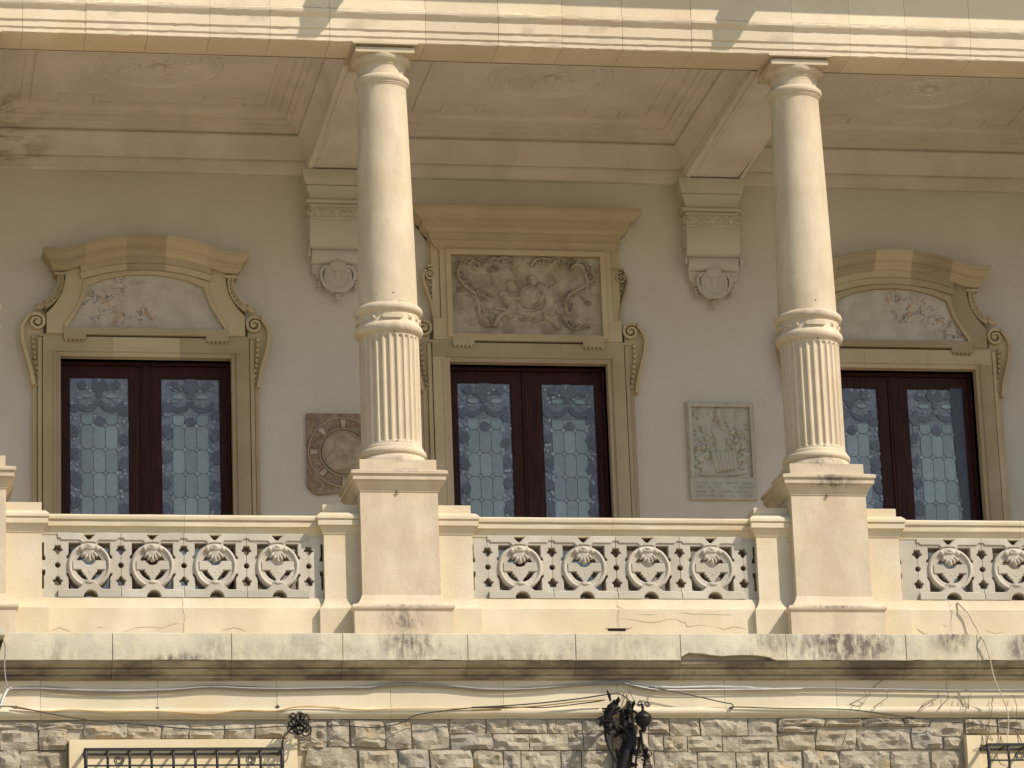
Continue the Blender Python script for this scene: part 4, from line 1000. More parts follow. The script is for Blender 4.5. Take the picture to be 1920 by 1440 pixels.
def upper_scroll(cx, s, pts):
    m = MB(); path = smooth_path(pts, 7)
    r = ribbon([(cx+s*x, z) for x, z in path], .062, .052, YS-.03, YW); m.add(r.v, r.f)
    for off in (-.026, .026):
        r = ribbon([(cx+s*(x+off*.8), z+off*.5) for x, z in path], .014, .012, YS-.042, YS); m.add(r.v, r.f)
    e = pts[-1]
    r = ribbon([(cx+s*x, z) for x, z in spiral(e[0]-.012, e[1]+.028, .042, .012, -60, 420, 30)], .018, .012, YS-.04, YS+.02); m.add(r.v, r.f)
    m.ell((cx+s*(e[0]+.05), YS-.0, e[1]+.005), (.055, .035, .032), s*-.25)
    b_ = MB()
    for i in range(4, len(path)-4, 3): b_.ell((cx+s*path[i][0], YS-.032, path[i][1]), (.014, .014, .014), 0, 8, 5)
    return m, b_
TOP = [(0, 4.977), (.2, 4.966), (.4, 4.936), (.6, 4.882), (.72, 4.838), (.80, 4.814), (.88, 4.806), (.96, 4.809), (1.04, 4.815)]
def ztop(x, tab):
    x = abs(x)
    for (a, za), (b_, zb) in zip(tab[:-1], tab[1:]):
        if x <= b_:
            t = (x-a)/(b_-a); return za+(zb-za)*t
    return tab[-1][1]
def pediment(cx, xa, xb, prof, tab, xe0):
    """prof rows: (y, drop, half length); the end pieces return to the wall"""
    vs = []; fs = []; n = 14
    k = len(prof)
    cols = []
    el, er = xa <= -xe0+1e-6, xb >= xe0-1e-6
    for i in range(n+1):
        u = i/n; col = []
        for (y, d, xe) in prof:
            lo = -xe if el else xa; hi = xe if er else xb
            x = lo+(hi-lo)*u
            col.append((cx+x, y, ztop(x, tab)-d))
        cols.append(col)
    if el: cols.insert(0, [(p[0], YW, p[2]) for p in cols[0]])
    if er: cols.append([(p[0], YW, p[2]) for p in cols[-1]])
    cols = [[(c[0][0], YW, c[0][2])]+c+[(c[-1][0], YW, c[-1][2])] for c in cols]
    k += 2
    for c in cols: vs += c
    for i in range(len(cols)-1):
        for j in range(k-1): fs.append((i*k+j, i*k+k+j, i*k+k+j+1, i*k+j+1))
    fs += [tuple(range(k)), tuple(range((len(cols)-1)*k, len(cols)*k))[::-1]]
    return MB().add(vs, fs)
def arched_surround(cx, label):
    hw = .86
    t = thing('door_surround', label, 'door surround', (cx, YS, .06), 'arched stone surrounds of the side doors')
    casing(t, cx, hw)
    body = [(-1.0, 3.963), (-1.0, 4.17), (-.905, 4.285), (-.845, 4.40), (-.815, 4.54), (-.815, 4.64)]
    body = body+[(-.6, 4.72), (-.3, 4.80), (0, 4.83)]
    body += [(-x, z) for x, z in body[:-1]][::-1]
    mar = [(.79, 4.022), (.79, 4.03), (.70, 4.185), (.645, 4.28), (.61, 4.38), (.583, 4.47), (.41, 4.54), (.21, 4.583), (0, 4.597)]
    mar = mar+[(-x, z) for x, z in mar[:-1]][::-1]
    fro = [(.828, 3.99), (.828, 4.06), (.73, 4.20), (.68, 4.30), (.648, 4.40), (.632, 4.525), (.43, 4.592), (.21, 4.628), (0, 4.641)]
    fro = fro+[(-x, z) for x, z in fro[:-1]][::-1]
    tr = lambda p: [(cx+x, z) for x, z in p]
    part('tympanum_body', MB().poly(tr(body), YS-.015, YW+.01, [tr(mar)], .004), 'ochre', t, 25)
    part('panel_border', MB().poly(tr(fro), YS-.032, YS, [tr(mar)], .004), 'ochre', t, 25)
    part('marble_panel', MB().poly(tr([(x*1.01, z+(.004 if z > 4.2 else -.004)) for x, z in mar]), YS+.012, YS+.03), 'marble', t, 0)
    for dr, th, y in ((.198, .068, YS-.070), (.268, .066, YS-.050)):
        pr = [(y, dr, .665), (y, dr+th-.006, .655), (y+.008, dr+th, .65)]
        for xa, xb in ((-.665, -.2), (-.1999, .2), (.2001, .665)):
            part('archivolt_stone', pediment(cx, xa, xb, pr, TOP, .665), 'ochre', t, 20)
    pp = [(3.135, 0, 1.04), (3.122, .006, 1.04), (3.122, .042, 1.04), (3.135, .047, 1.032), (3.145, .060, 1.022), (3.165, .095, .998), (3.195, .115, .978), (3.212, .119, .968), (3.212, .150, .966), (3.225, .156, .958), (3.245, .185, .940), (3.262, .197, .928)]
    for xa, xb in ((-1.04, -.62), (-.6195, -.2), (-.1995, .2), (.2005, .62), (.6205, 1.04)):
        part('pediment_stone', pediment(cx, xa, xb, pp, TOP, 1.04), 'ochre', t, 30)
    for s in (-1, 1):
        m, b_ = upper_scroll(cx, s, [(.862, 4.585), (.860, 4.50), (.885, 4.40), (.94, 4.31), (1.02, 4.238)])
        m.box(*sorted((cx+s*.80, cx+s*.925)), YS-.045, YW, 4.572, 4.60)
        q = part('upper_scroll', m, 'ochre', t, 40); part('bead', b_, 'ochre', q, 60, kind='stuff')
        m, b_ = console(cx, s, 1.032, 4.085)
        q = part('side_console', m, 'ochre', t, 40); part('bead', b_, 'ochre', q, 60, kind='stuff')
    return t
arched_surround(DOORS[0], 'arched ochre stone surround of the left door, whole and wholly in view')
arched_surround(DOORS[2], 'arched ochre stone surround of the right door, left half behind the column')
# central surround with straight cornice and relief
cs = thing('door_surround', 'tall ochre stone surround with straight cornice and carved relief over the central door', 'door surround', (DOORS[1], YS, .06))
cx = DOORS[1]; casing(cs, cx, HW[1])
tr = lambda p: [(cx+x, z) for x, z in p]
part('overdoor_body', MB().poly(tr([(-.985, 3.963), (.985, 3.963), (.985, 4.19), (.90, 4.19), (.90, 5.08), (-.90, 5.08), (-.90, 4.19), (-.985, 4.19)]), YS-.012, YW+.01, [tr([(-.783, 4.024), (.783, 4.024), (.783, 4.878), (-.783, 4.878)])], .004), 'ochre', cs, 20)
for s in (-1, 1): part('pilaster_strip', MB().box(*sorted((cx+s*.985, cx+s*.905)), YS+.01, YW+.01, 4.1905, 5.06), 'ochre', cs, 0)
part('panel_border', MB().poly(tr([(-.837, 3.985), (.837, 3.985), (.837, 4.932), (-.837, 4.932)]), YS-.034, YS, [tr([(-.783, 4.024), (.783, 4.024), (.783, 4.878), (-.783, 4.878)])], .004), 'ochre', cs, 20)
FLAT = [(0, 5.345), (1.3, 5.345)]
pc = [(3.10, 0, 1.207), (3.088, .006, 1.207), (3.088, .042, 1.207), (3.098, .048, 1.198), (3.115, .075, 1.175), (3.150, .112, 1.13), (3.185, .128, 1.10), (3.195, .131, 1.09), (3.195, .195, 1.085), (3.215, .200, 1.07), (3.232, .215, 1.05), (3.245, .243, 1.025), (3.262, .248, 1.01), (3.262, .318, 1.005), (3.285, .325, .99), (3.305, .385, .955), (3.316, .395, .93), (3.318, .42, .92)]
for xa, xb in ((-1.207, -.34), (-.3395, .36), (.3605, 1.207)): part('cornice_stone', pediment(cx, xa, xb, pc, FLAT, 1.207), 'ochre', cs, 30)
for s in (-1, 1):
    m = MB(); x0 = .962
    out = smooth_path([(x0+.075, 4.73), (x0+.118, 4.66), (x0+.112, 4.57), (x0+.075, 4.45), (x0+.042, 4.34), (x0+.025, 4.215)], 6)
    pl = [(x0-.05, 4.215)]+out[::-1]+[(x0+.05, 4.745), (x0-.05, 4.74)]
    m.poly([(cx+s*x, z) for x, z in pl], YS+.05, YW+.01, (), .003)
    r = ribbon([(cx+s*x, z) for x, z in [(x-.012, z) for x, z in out][::-1]+spiral(x0+.045, 4.662, .062, .015, 60, 560, 36)], .024, .016, YS-.005, YS+.055); m.add(r.v, r.f)
    m.ell((cx+s*(x0+.045), YS+.01, 4.662), (.018, .02, .018)); m.box(*sorted((cx+s*(x0-.06), cx+s*(x0+.07))), YS+.0, YW, 4.745, 4.768)
    b_ = MB()
    for k in range(6): b_.ell((cx+s*(x0+.035-.004*k), YS+.035, 4.55-k*.055), (.018-.0015*k, .022, .022))
    q = part('upper_console', m, 'ochre', cs, 40); part('bead', b_, 'ochre', q, 60, kind='stuff')
    m, b_ = console(cx, s, 1.018, 4.08)
    q = part('side_console', m, 'ochre', cs, 40); part('bead', b_, 'ochre', q, 60, kind='stuff')
# relief: two children beside an oval, framed by leafy scrolls.  u,v in -1..1 of the panel
def relief_strokes():
    A, B_, c0, c1 = .783, .427, cx, 4.451
    st = []; r = random.Random(9)
    def P(px, py): return (c0+(px-930)/765*A, c1-(py-615)/405*B_)
    def d(px, py, rx, ry, h, a=0): x, z = P(px, py); st.append(('d', x, z, rx*A/765, ry*A/765, h, a))
    def l(pts, rr, h): st.append(('l', smooth_path([P(*p) for p in pts], 5), rr*.85*A/765, h))
    def leaves(pts, n, sz, h):
        pp = smooth_path([P(*p) for p in pts], 8)
        for i in range(n*2):
            q = pp[int(r.random()*(len(pp)-1))]; k = sz*.8*A/765
            st.append(('d', q[0]+r.gauss(0, k*.9), q[1]+r.gauss(0, k*.8), k*r.uniform(.5, 1.1), k*r.uniform(.25, .5), h*r.uniform(.5, 1), r.uniform(0, 3.1)))
    # cartouche scrolls
    l([(345, 300), (400, 265), (460, 300), (440, 350), (400, 330)], 16, .8); l([(640, 250), (720, 220), (800, 250), (820, 320), (785, 330)], 16, .8)
    l([(1000, 300), (1030, 250), (1100, 225), (1190, 235)], 16, .8); l([(1400, 330), (1440, 290), (1510, 300), (1540, 370), (1560, 470), (1480, 530), (1380, 590), (1330, 690), (1350, 790), (1400, 760), (1410, 690)], 20, 1.)
    l([(1310, 820), (1340, 900), (1400, 950), (1450, 920), (1420, 895)], 15, .8); l([(250, 330), (240, 420), (300, 520), (400, 600), (440, 700), (440, 820), (490, 880)], 20, .9)
    l([(330, 610), (400, 640), (430, 720)], 14, .8); l([(450, 880), (520, 930), (600, 900)], 14, .7); l([(1550, 900), (1480, 940), (1400, 950)], 12, .7)
    leaves([(240, 300), (360, 250), (500, 270), (640, 240), (800, 260)], 60, 26, .7); leaves([(1010, 270), (1200, 250), (1350, 270), (1500, 260), (1600, 340)], 60, 26, .7)
    leaves([(250, 380), (330, 500), (480, 600), (560, 650)], 60, 26, .7); leaves([(1600, 350), (1620, 450), (1480, 560), (1330, 620), (1280, 760)], 70, 26, .7)
    leaves([(440, 760), (560, 780), (560, 900)], 34, 24, .6); leaves([(1260, 760), (1330, 880), (1560, 930)], 40, 22, .6); leaves([(560, 350), (640, 320)], 14, 24, .8)
    leaves([(850, 860), (960, 850), (1080, 860)], 20, 22, .5); leaves([(240, 560), (310, 560)], 10, 20, .7); leaves([(1520, 640), (1600, 680)], 10, 20, .7)
    # oval and children
    d(965, 620, 110, 120, .55); st.append(('l', [P(965+100*math.cos(a*.25), 622+108*math.sin(a*.25)) for a in range(27)], 16*A/765, .8))
    d(790, 525, 58, 62, 1.); d(775, 480, 50, 34, 1.); d(1000, 460, 52, 56, 1.); d(1000, 425, 44, 30, 1.)
    l([(700, 600), (730, 650), (780, 720), (760, 800)], 62, .8); l([(690, 630), (780, 640), (860, 640)], 26, .95); l([(1080, 520), (1140, 580), (1170, 680), (1130, 760)], 60, .8); l([(1130, 520), (1100, 600), (1070, 690)], 26, .95)
    l([(740, 780), (650, 830), (600, 920)], 30, .8); l([(720, 760), (620, 740)], 26, .7); l([(1120, 740), (1120, 820), (1190, 870), (1250, 930)], 30, .8); l([(1140, 750), (1200, 790)], 24, .7)
    l([(820, 770), (960, 800), (1090, 760)], 34, .6); l([(700, 540), (620, 510), (590, 430)], 20, .5); l([(1170, 540), (1250, 480), (1230, 410)], 20, .5)
    return st
xs_, zs_, Yr = relief(cx-.782, cx+.782, 4.0245, 4.8775, 300, 168, relief_strokes(), YS+.037, .055, .02)
part('carved_relief', MB().grid(xs_, zs_, Yr, YS+.05), 'relief', cs, 60)

# ---------------------------------------------------------------- corbels under the beams
def make_corbel(cx, label):
    t = thing('corbel', label, 'corbel', (cx, YW, 5.0), 'plaster corbels carrying the ceiling beams')
    cap = [(.275, 5.436), (.278, 5.45), (.283, 5.475), (.300, 5.52), (.318, 5.552), (.322, 5.566), (.306, 5.571), (.318, 5.578), (.330, 5.60), (.345, 5.65), (.352, 5.69), (.352, 5.7345)]
    m = MB(); vs = []; fs = []
    for h, z in cap:
        yf = 3.20+(.352-h)*1.0; vs += [(cx-h, YW, z), (cx-h, yf, z), (cx+h, yf, z), (cx+h, YW, z)]
    for i in range(len(cap)-1):
        for j in range(3): fs.append((i*4+j, i*4+j+1, i*4+5+j, i*4+4+j))
    k = (len(cap)-1)*4; fs += [(0, 3, 2, 1), (k, k+1, k+2, k+3)]
    part('cap_moulding', m.add(vs, fs), 'corbel', t, 30)
    ast = MB().prof_x([(YW, 5.435), (3.262, 5.435), (3.250, 5.425), (3.246, 5.408), (3.252, 5.392), (3.272, 5.385), (YW, 5.385)], cx-.318, cx+.318)
    part('bead_moulding', ast, 'corbel', t, 40)
    bd = [(YW, 5.3845), (3.278, 5.3845), (3.278, 5.222), (3.270, 5.205), (3.266, 5.16), (3.262, 5.10), (3.264, 5.05), (3.275, 5.0), (3.298, 4.955), (3.335, 4.915), (3.352, 4.905), (YW, 4.905)]
    bo = part('body', MB().prof_x(bd, cx-.285, cx+.285), 'corbel', t, 40)
    st = []
    for q in (-.2, 0, .2):
        st += [('l', spiral(cx+q-.055, 5.30, .045, .012, 0, 480, 26), .012, .8), ('l', spiral(cx+q+.055, 5.30, .045, .012, 180, -300, 26), .012, .8), ('d', cx+q, 5.29, .03, .05, 1., 0)]
    st += [('l', [(cx-.28, 5.365), (cx+.28, 5.365)], .014, .9), ('l', [(cx-.28, 5.232), (cx+.28, 5.232)], .010, .9)]
    a, b_, c = relief(cx-.284, cx+.284, 5.223, 5.3835, 120, 40, st, 3.2775, .022)
    part('scroll_frieze', MB().grid(a, b_, c, 3.29), 'corbel', bo, 60)
    for s in (-1, 1):
        sc_ = MB()
        for zc, r0 in ((5.30, .05), (4.86, .045)):
            q = [(cx+s*.292, 3.33+px, zc+pz) for px, pz in spiral(0, 0, r0, .012, 90, 560, 26)]; part('side_volute', MB().tube(q, .013, 6), 'corbel', bo, 50)
        part('side_panel', MB().box(*sorted((cx+s*.286, cx+s*.30)), 3.30, YW, 5.0, 5.24), 'corbel', bo, 0)
    ro = [(YW, 4.9045), (3.335, 4.9045), (3.318, 4.888), (3.308, 4.865), (3.308, 4.83), (3.318, 4.79), (3.34, 4.765), (3.36, 4.757), (YW, 4.757)]
    part('lower_roll', MB().prof_x(ro, cx-.268, cx+.268, 1), 'corbel', t, 40)
    for s in (-1, 1):
        lb = MB(); lb.poly([(cx+s*x, z) for x, z in [(.262, 4.7565), (.258, 4.66), (.225, 4.655), (.215, 4.60), (.12, 4.592), (.02, 4.592), (.02, 4.7565)]], 3.365, YW+.005, (), .003)
        part('lower_block', lb, 'corbel', t, 25)
    sh = MB(); n = 40; pr = [(.148, 0), (.146, .02), (.136, .03), (.118, .032), (.108, .022), (.07, .026), (.03, .034), (.001, .036)]
    vs = []; fs = []
    for r, h in pr:
        for i in range(n): a_ = 2*math.pi*i/n; vs.append((cx+r*math.cos(a_), 3.345-h, 4.618+r*1.12*math.sin(a_)))
    for j in range(len(pr)-1):
        for i in range(n): fs.append((j*n+i, j*n+(i+1) % n, j*n+n+(i+1) % n, j*n+n+i))
    sh.add(vs, fs)
    sh.poly([(cx+x, z) for x, z in arc(0, 4.618, .147, 0, 360, 30)[:-1]], 3.346, YW+.005)
    sh.ell((cx, 3.335, 4.735), (.095, .05, .072), 0, 14, 8); sh.ell((cx-.10, 3.34, 4.68), (.045, .03, .035)); sh.ell((cx+.10, 3.34, 4.68), (.045, .03, .035)); sh.ell((cx, 3.325, 4.64), (.05, .035, .085), 0, 12, 8)
    part('shield', sh, 'corbel', t, 50)
    for s in (-1, 1):
        rb = ribbon([(cx+s*x, z) for x, z in [(.10, 4.735), (.15, 4.71), (.175, 4.66), (.17, 4.60), (.14, 4.53), (.08, 4.478)]+spiral(.055, 4.50, .034, .010, -60, -420, 20)], .030, .016, 3.325, 3.36)
        part('shield_scroll', rb, 'corbel', t, 40)
    for px, z0, sc2 in ((0, 4.455, 1.), (-.18, 4.592, 1.), (.18, 4.592, 1.)):
        pe = MB()
        for k in range(3): pe.ell((cx+px, 3.395, z0-.016-k*.034), ((.026-.004*k)*sc2, .03, .021), 0, 10, 6)
        part('drop', pe, 'corbel', t, 60)
    return t
make_corbel(3.952, 'pale plaster corbel with shield and drops, wholly seen left of the stained column')
make_corbel(.0, 'pale plaster corbel half hidden behind the left whole column')

# ---------------------------------------------------------------- plaques
pq = thing('portrait_plaque', 'square terracotta plaque with a profile portrait in a ring, lower corner broken', 'plaque', (.02, YW, 2.77))
pz = [(-.352, 2.43), (-.335, 2.40), (-.29, 2.355), (-.25, 2.335), (-.12, 2.345), (-.02, 2.36), (.12, 2.352), (.39, 2.36), (.39, 3.185), (-.345, 3.185)]
part('slab', MB().poly(pz, 3.405, YW+.005, (), .004), 'terracotta', pq, 20)
r9 = random.Random(5); st = []
def ang(r, a): return (.025+r*math.cos(a), 2.775+r*math.sin(a))
for i in range(80):
    a_ = r9.uniform(0, 6.28); rr = r9.uniform(.265, .335); x_, z_ = ang(rr, a_); st.append(('d', x_, z_, r9.uniform(.008, .022), r9.uniform(.005, .010), r9.uniform(.3, .9), r9.uniform(0, 3)))
for sx, sz in ((-.29, 3.12), (-.29, 2.44), (.33, 3.12), (.33, 2.44)):
    for i in range(14): st.append(('d', sx+r9.gauss(0, .03), sz+r9.gauss(0, .03), r9.uniform(.008, .022), r9.uniform(.005, .011), r9.uniform(.3, .9), r9.uniform(0, 3)))
a, b_, c = relief(-.338, .382, 2.41, 3.175, 110, 116, st, 3.4045, .016, .10)
part('leaf_ground', MB().grid(a, b_, c, 3.408), 'terracotta', pq, 60)
def ring_(r0, r1, y, h):
    m = MB(); n = 56; pr = [(r0, 0), (r0+(r1-r0)*.25, h), (r0+(r1-r0)*.75, h), (r1, 0)]; vs = []; fs = []
    for r, d in pr:
        for i in range(n): a_ = 2*math.pi*i/n; vs.append((.025+r*math.cos(a_), y-d, 2.775+r*math.sin(a_)))
    for j in range(3):
        for i in range(n): fs.append((j*n+i, j*n+(i+1) % n, j*n+n+(i+1) % n, j*n+n+i))
    return m.add(vs, fs)
for r0, r1 in ((.352, .366), (.240, .252), (.214, .224)): part('ring', ring_(r0, r1, 3.402, .020), 'palerelief', pq, 40)
for k in range(8):
    a_ = math.pi/2+k*math.pi/4
    ps = [(ang(.262, a_-.06)), (ang(.345, a_-.085)), (ang(.345, a_+.085)), (ang(.262, a_+.06))]
    part('ray_block', MB().poly(ps, 3.386, 3.404, (), .003), 'palerelief', pq, 20)
st = [('d', .025-.02, 2.855, .078, .085, .9, 0), ('d', .025+.02, 2.835, .07, .075, .9, 0), ('d', .10, 2.80, .025, .022, .9, .3), ('d', .062, 2.765, .055, .05, .95, 0), ('d', .075, 2.735, .04, .05, 1., .3),
      ('d', -.045, 2.76, .07, .06, .8, 0), ('d', .0, 2.66, .15, .075, .75, .15), ('d', -.07, 2.67, .10, .10, .75, .3), ('d', -.005, 2.795, .016, .024, 1.1, 0), ('d', .078, 2.845, .03, .012, 1., .4), ('l', [(-.06, 2.76), (-.02, 2.70), (.05, 2.655)], .012, 1.0)]
def inring(x0, x1, z0, z1, nx, nz, st, y, d):
    xs, zs, Y = relief(x0, x1, z0, z1, nx, nz, st, y, d); X, Z = np.meshgrid(xs, zs)
    return xs, zs, np.where((X-.025)**2+(Z-2.775)**2 < .216**2, Y, 3.41)
a, b_, c = inring(.025-.222, .025+.222, 2.775-.222, 2.775+.222, 100, 100, st, 3.399, .042)
part('portrait', MB().grid(a, b_, c), 'tanrelief', pq, 60)

mq = thing('marble_plaque', 'grey marble relief plaque with worn lettering below, on the wall right of the central door', 'plaque', (3.957, YW, 2.84))
sl = MB().poly([(3.606, 2.318), (4.31, 2.318), (4.31, 3.358), (3.606, 3.358)], 3.405, YW+.005, [[(3.655, 2.556), (4.272, 2.556), (4.272, 3.305), (3.655, 3.305)]], .004)
part('frame', sl, 'marbleplaque', mq, 20)
fr = MB().poly([(3.618, 2.545), (4.30, 2.545), (4.30, 3.348), (3.618, 3.348)], 3.392, 3.404, [[(3.655, 2.556), (4.272, 2.556), (4.272, 3.305), (3.655, 3.305)]], .003)
part('frame_moulding', fr, 'marbleplaque', mq, 20)
r9 = random.Random(8); st = []
def Q(px, py): return (3.655+(px-250)/(985-250)*.617, 3.305-(py-220)/(1075-220)*.749)
def qd(px, py, rx, ry, h, a=0): x, z = Q(px, py); st.append(('d', x, z, rx*.00084, ry*.00084, h, a))
def ql(pts, rr, h): st.append(('l', smooth_path([Q(*p) for p in pts], 4), rr*.00084, h))
qd(335, 300, 62, 66, .5); qd(850, 310, 58, 62, .5)                  # two round shields
ql([(335, 240), (335, 370)], 8, .7); ql([(280, 300), (390, 300)], 8, .7)
qd(590, 260, 32, 36, 1.); ql([(590, 300), (620, 380), (640, 470)], 44, .8); ql([(600, 330), (540, 380)], 18, .8); ql([(620, 340), (690, 400)], 18, .8); qd(490, 310, 36, 44, .6)
ql([(560, 500), (600, 620), (600, 730)], 70, .6)
for (x, y) in ((390, 500), (430, 600), (350, 620), (840, 530), (760, 530), (800, 620), (380, 710), (440, 700), (700, 640), (880, 700), (320, 720)): qd(x, y, r9.uniform(30, 44), r9.uniform(30, 44), .9)
for (x, y, a_) in ((400, 800, .3), (340, 850, -.3), (860, 850, .5), (900, 780, -.4), (880, 940, .3), (790, 700, .2), (340, 940, .2)): qd(x, y, 70, 34, .7, a_); qd(x+30, y+25, 60, 22, .6, a_+.8)
for k in range(60): qd(r9.uniform(280, 960), r9.uniform(430, 980), r9.uniform(8, 26), r9.uniform(6, 14), r9.uniform(.3, .8), r9.uniform(0, 3))
for k in range(6): ql([(500+k*52, 800-k*8), (540+k*46, 990-k*8)], 34, .9)    # striped cloth
qd(450, 960, 110, 100, .7); ql([(350, 1040), (700, 1040), (900, 1000)], 30, .5)
a, b_, c = relief(3.6555, 4.2715, 2.5565, 3.3045, 150, 180, st, 3.432, .044, .03)
part('relief', MB().grid(a, b_, c, 3.44), 'marbleplaque', mq, 60)
lt = MB()                                                           # worn letters, no longer legible
for rw in range(4):
    z = 2.505-rw*.045; x = 3.66
    while x < 4.26:
        wd = r9.choice((.008, .018, .02, .022)); h = .026
        if r9.random() < .84:
            if wd < .01: lt.box(x, x+.005, 3.3985, 3.406, z-h, z)
            else:
                lt.box(x, x+.0045, 3.3985, 3.406, z-h*r9.uniform(.6, 1), z)
                if r9.random() < .7: lt.box(x+wd-.0045, x+wd, 3.3986, 3.406, z-h, z-r9.uniform(0, .01))
                zz = z-r9.choice((.0, .011, .0215)); lt.box(x+.0046, x+wd-.0046, 3.3987, 3.406, zz-.0045, zz)
        x += wd+.009
part('worn_lettering', lt, 'marbleplaque', mq, 0, kind='stuff')

# ---------------------------------------------------------------- cables
def cable(name, pts, y, r, mat, label, cat='cable', jit=.0, y2=None, group='cables strung along the frieze'):
    p = smooth_path(pts, 5); n = len(p)
    q = [(x, y+(((y2 if y2 is not None else y)-y)*i/(n-1))+jit*math.sin(i*.7), z) for i, (x, z) in enumerate(p)]
    return solo(name, MB().tube(q, r, 6), mat, label, cat, group, smooth=60)
def sh_(pts, dz, amp, seed):
    r = random.Random(seed); return [(x, z+dz+r.uniform(-amp, amp)) for x, z in pts]
GREY = CABLE_GREY+[(-.34, -.425)]+CABLE_GREY_B[2:-1]
GREYR = CABLE_GREY_C+[(6.6, -.46), (8.0, -.45)]
cable('cable', GREY, -.515, .0085, 'cable_grey', 'thick grey cable sagging along the shaded top of the frieze, left of the lantern')
cable('cable', sh_(GREY, .012, .006, 1), -.505, .0055, 'cable_grey', 'thin grey cable just above the thick one, left of the lantern')
cable('cable', sh_(GREY, -.014, .008, 2), -.505, .005, 'cable_grey', 'thin pale cable just below the thick grey one, left of the lantern')
cable('cable', [(1.98, -.385)]+GREYR, -.515, .0085, 'cable_grey', 'grey cable running right from above the lantern along the frieze')
cable('cable', [(1.98, -.39)]+sh_(GREYR[:3], -.020, .004, 3)+[(3.3, -.447), (3.62, -.441)], -.52, .0048, 'cable_white', 'pale cable dipping right of the lantern under the grey one')
cable('cable', [(1.97, -.38)]+sh_(GREYR[:3], .013, .004, 4)+[(3.2, -.430), (3.5, -.438)], -.51, .005, 'cable_white', 'white cable above the grey one, right of the lantern')
cable('cable', CABLE_YELLOW+[(-.75, -.612)]+CABLE_YELLOW_B[1:], -.553, .0065, 'cable_yellow', 'ochre cable waving along the roll moulding from the left edge')
cable('cable', CABLE_BLACK+[(-.35, -.80), (-.18, -.785), (-.05, -.75)]+CABLE_TWIST, -.575, .0055, 'cable_black', 'black cable drooping over the left stones and rising to the lantern')
cable('cable', CABLE_TWIST_B, -.60, .0065, 'cable_black', 'short dark cable arching up to the top of the lantern')
cable('cable', sh_(CABLE_TWIST_B[:4], -.022, .003, 6)+[(1.78, -.555)], -.585, .006, 'cable_yellow', 'short ochre cable rising to the left arm of the lantern')
cable('cable', CABLE_DARK[:8]+CABLE_DARK[8:], -.555, .006, 'cable_black', 'dark cable hooking round a nail right of the lantern and dropping to the wall')
cable('cable', CABLE_DARK_B, -.56, .0055, 'cable_black', 'dark cable crossing the stones above the right barred window')
cable('cable', CABLE_WHITE, -.56, .012, 'cable_white', 'thick white cable curving down at the left edge')
cable('cable', CABLE_WHITE_B, -.545, .009, 'cable_white', 'thinner white cable beside the thick one at the left edge')
cable('cable', CABLE_LEFT, -.72, .006, 'cable_grey', 'thin cable hanging from the pier bracket at the left edge')
for x, z in ((-2.22, -.62), (-1.16, -.605), (3.905, -.636), (-3.454, -.607)):
    solo('cable_clip', MB().box(x-.013, x+.013, -.525, -.478, z-.012, z+.016), 'cable_black', {-2.22: 'small dark clip fixing the ochre cable at the second frieze joint', -1.16: 'small dark clip on the ochre cable left of the scroll knot', 3.905: 'small dark clip on the black cable right of the lantern', -3.454: 'small dark clip on the cable at the far left'}[x], 'clip')
# vine and twigs
vn = smooth_path(VINE, 6); n = len(vn)
vm = MB().tube(vn, [.009-.004*i/n for i in range(n)], 6)
solo('vine_stem', vm, 'vine', 'long bare vine stem trailing from the right balustrade down to the window', 'vine', smooth=60)
tw = thing('dry_creeper', 'dry brown creeper twigs clinging to the frieze and stones at the right', 'creeper', (5.0, -.5, -.6))
for i, p in enumerate(TWIGS):
    q = smooth_path(p, 4); m_ = len(q)
    k = MB().tube([(x, -.505-.03*math.sin(3.1*j/m_)-(.05 if z < -.6 else 0), z) for j, (x, z) in enumerate(q)], [.0048*(1-.6*j/m_) for j in range(m_)], 5)
    e = q[-1]; a_ = random.uniform(.3, 2.5)
    k.tube([(e[0], -.52, e[1]), (e[0]+.05*math.cos(a_), -.53, e[1]+.05*math.sin(a_))], [.003, .0015], 4)
    part('twig', k, 'twig', tw, 60)

# ---------------------------------------------------------------- wrought-iron lantern
la = thing('wall_lantern', 'black wrought-iron wall lantern with leafy arms, tangled with cables, throwing a long shadow', 'lantern', (1.95, -.5, -1.0))
def t3(pts, r, seg=7): return MB().tube(pts, r, seg)
def xz(p, y0, y1, n=6):
    q = smooth_path(p, n); m = len(q)-1; return [(x, y0+(y1-y0)*i/m, z) for i, (x, z) in enumerate(q)]
s1 = xz(L_STEM, -.66, -.72); n = len(s1)
part('stem', t3(s1, [.034+.032*math.sin(2.8*i/n) for i in range(n)], 8), 'iron', la, 60)
s2 = xz(L_STEM2, -.72, -.70); n = len(s2)
part('stem', t3(s2, [.026+.026*math.sin(3*i/n) for i in range(n)], 8), 'iron', la, 60)
part('arm', t3(xz(L_ARM, -.82, -.70), .016), 'iron', la, 60)
lf = xz(L_LEAF, -.84, -.80); n = len(lf)
part('leaf_arm', t3(lf, [.016+.030*max(0, math.sin(3.1*i/n))**2 for i in range(n)], 7), 'iron', la, 60)
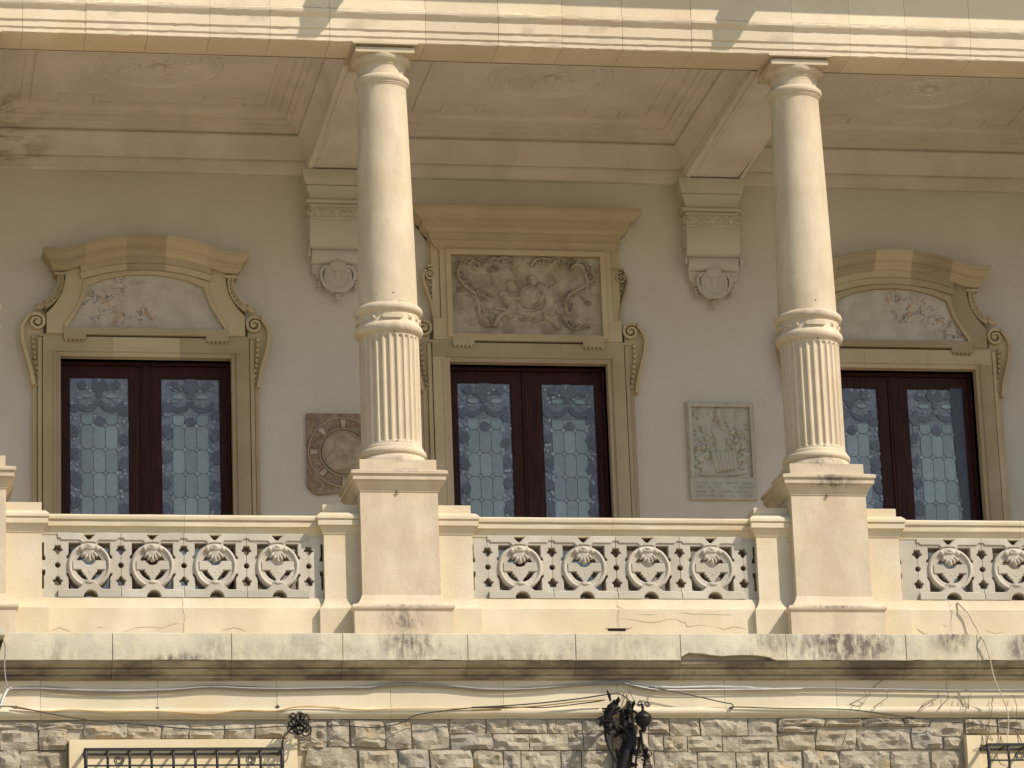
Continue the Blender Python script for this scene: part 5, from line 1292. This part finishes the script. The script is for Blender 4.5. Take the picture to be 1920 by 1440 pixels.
def leaf(m, x, y, z, L, W, a, cu, rnd):
    """a pointed curled sheet-iron leaf"""
    n = 6; vs = []; fs = []
    for i in range(n+1):
        t = i/n; wd = W*math.sin(math.pi*(t*.92+.08))**.8; px = x+L*t*math.cos(a); pz = z+L*t*math.sin(a)+cu*t*t; py = y-.05*math.sin(t*2.2)
        nx, nz = -math.sin(a), math.cos(a); k = 1+.35*(i % 2)
        for q in (-1, 0, 1): vs.append((px+nx*wd*q*k, py+.018*abs(q), pz+nz*wd*q*k))
    for q in (-1, 0, 1): pass
    m_ = len(vs); vs += [(a_, b_+.006, c_) for a_, b_, c_ in vs]
    for i in range(n):
        for q in range(2):
            f = (i*3+q, i*3+q+1, i*3+4+q, i*3+3+q); fs += [f, tuple(m_+k for k in f[::-1])]
    for i in range(n):
        fs += [(i*3, i*3+3, m_+i*3+3, m_+i*3), (i*3+2, m_+i*3+2, m_+i*3+5, i*3+5)]
    fs += [(0, m_, m_+1, 1), (1, m_+1, m_+2, 2), (n*3, n*3+1, m_+n*3+1, m_+n*3), (n*3+1, n*3+2, m_+n*3+2, m_+n*3+1)]
    m.add(vs, fs)
r9 = random.Random(17)
for cxx, cyy, czz, cnt, ln in ((1.74, -.84, -.77, 9, .12), (1.80, -.82, -.64, 7, .09), (1.72, -.83, -.86, 7, .10), (1.97, -.74, -.62, 8, .09), (1.93, -.74, -.83, 8, .13), (1.95, -.74, -1.0, 8, .13), (2.07, -.82, -1.06, 5, .08), (1.90, -.72, -1.17, 9, .15), (2.06, -.82, -1.15, 6, .09), (1.98, -.80, -.72, 6, .10)):
    for i in range(max(3, int(cnt*.65))):
        m = MB(); leaf(m, cxx+r9.gauss(0, .018), cyy+r9.gauss(0, .03), czz+r9.gauss(0, .025), ln*r9.uniform(.5, .95), ln*r9.uniform(.10, .20), r9.uniform(0, 6.28), r9.uniform(-.03, .03), r9)
        part('leaf', m, 'iron', la, 40)
part('hanging_flex', t3(xz(L_CABLE, -.80, -.76), .011), 'iron', la, 60)
for p, y in ((L_TEND, -.84), (L_TEND2, -.82)):
    q = xz(p, y, y+.04); n = len(q); part('tendril', t3(q, [.016-.008*i/n for i in range(n)], 6), 'iron', la, 60)
for x, z, r0, y, d in ((2.105, -.645, .026, -.84, 1), (2.035, -.64, .024, -.84, -1), (2.095, -1.085, .040, -.84, -1), (2.00, -1.10, .034, -.84, 1), (1.715, -.70, .022, -.84, 1), (1.79, -.80, .024, -.84, -1), (2.09, -1.19, .036, -.84, 1), (1.69, -.775, .02, -.84, -1)):
    part('curl', t3([(px, y, pz) for px, pz in spiral(x, z, .008, r0, 200 if d > 0 else -20, (200 if d > 0 else -20)+d*520, 30)], .0055, 5), 'iron', la, 60)
dm = [(.004, -.690), (.012, -.692), (.016, -.705), (.030, -.712), (.058, -.732), (.072, -.752), (.078, -.770), (.078, -.776), (.070, -.780), (.070, -.800), (.060, -.826), (.040, -.846), (.026, -.852), (.022, -.885), (.010, -.90), (.003, -.905)]
part('lamp_head', MB().lathe(dm, 2.062, -.84, 20), 'iron', la, 40)
part('finial', MB().lathe([(.004, -.64), (.012, -.65), (.010, -.66), (.016, -.67), (.012, -.69), (.012, -.70)], 2.062, -.84, 12), 'iron', la, 60)
for q in ([(1.935, -.70, -.66), (1.96, -.66, -.56), (1.985, -.53, -.40)], [(2.03, -.70, -.62), (2.0, -.64, -.50), (1.985, -.53, -.40)], [(1.90, -.70, -.63), (1.93, -.66, -.55), (1.97, -.56, -.42)], [(2.11, -.80, -.65), (2.15, -.68, -.57), (2.19, -.53, -.48)]): part('wire', t3(q, .0035, 5), 'twig', la, 60)
la.location += Vector((.03, .14, .026))      # the lantern hangs close to the wall
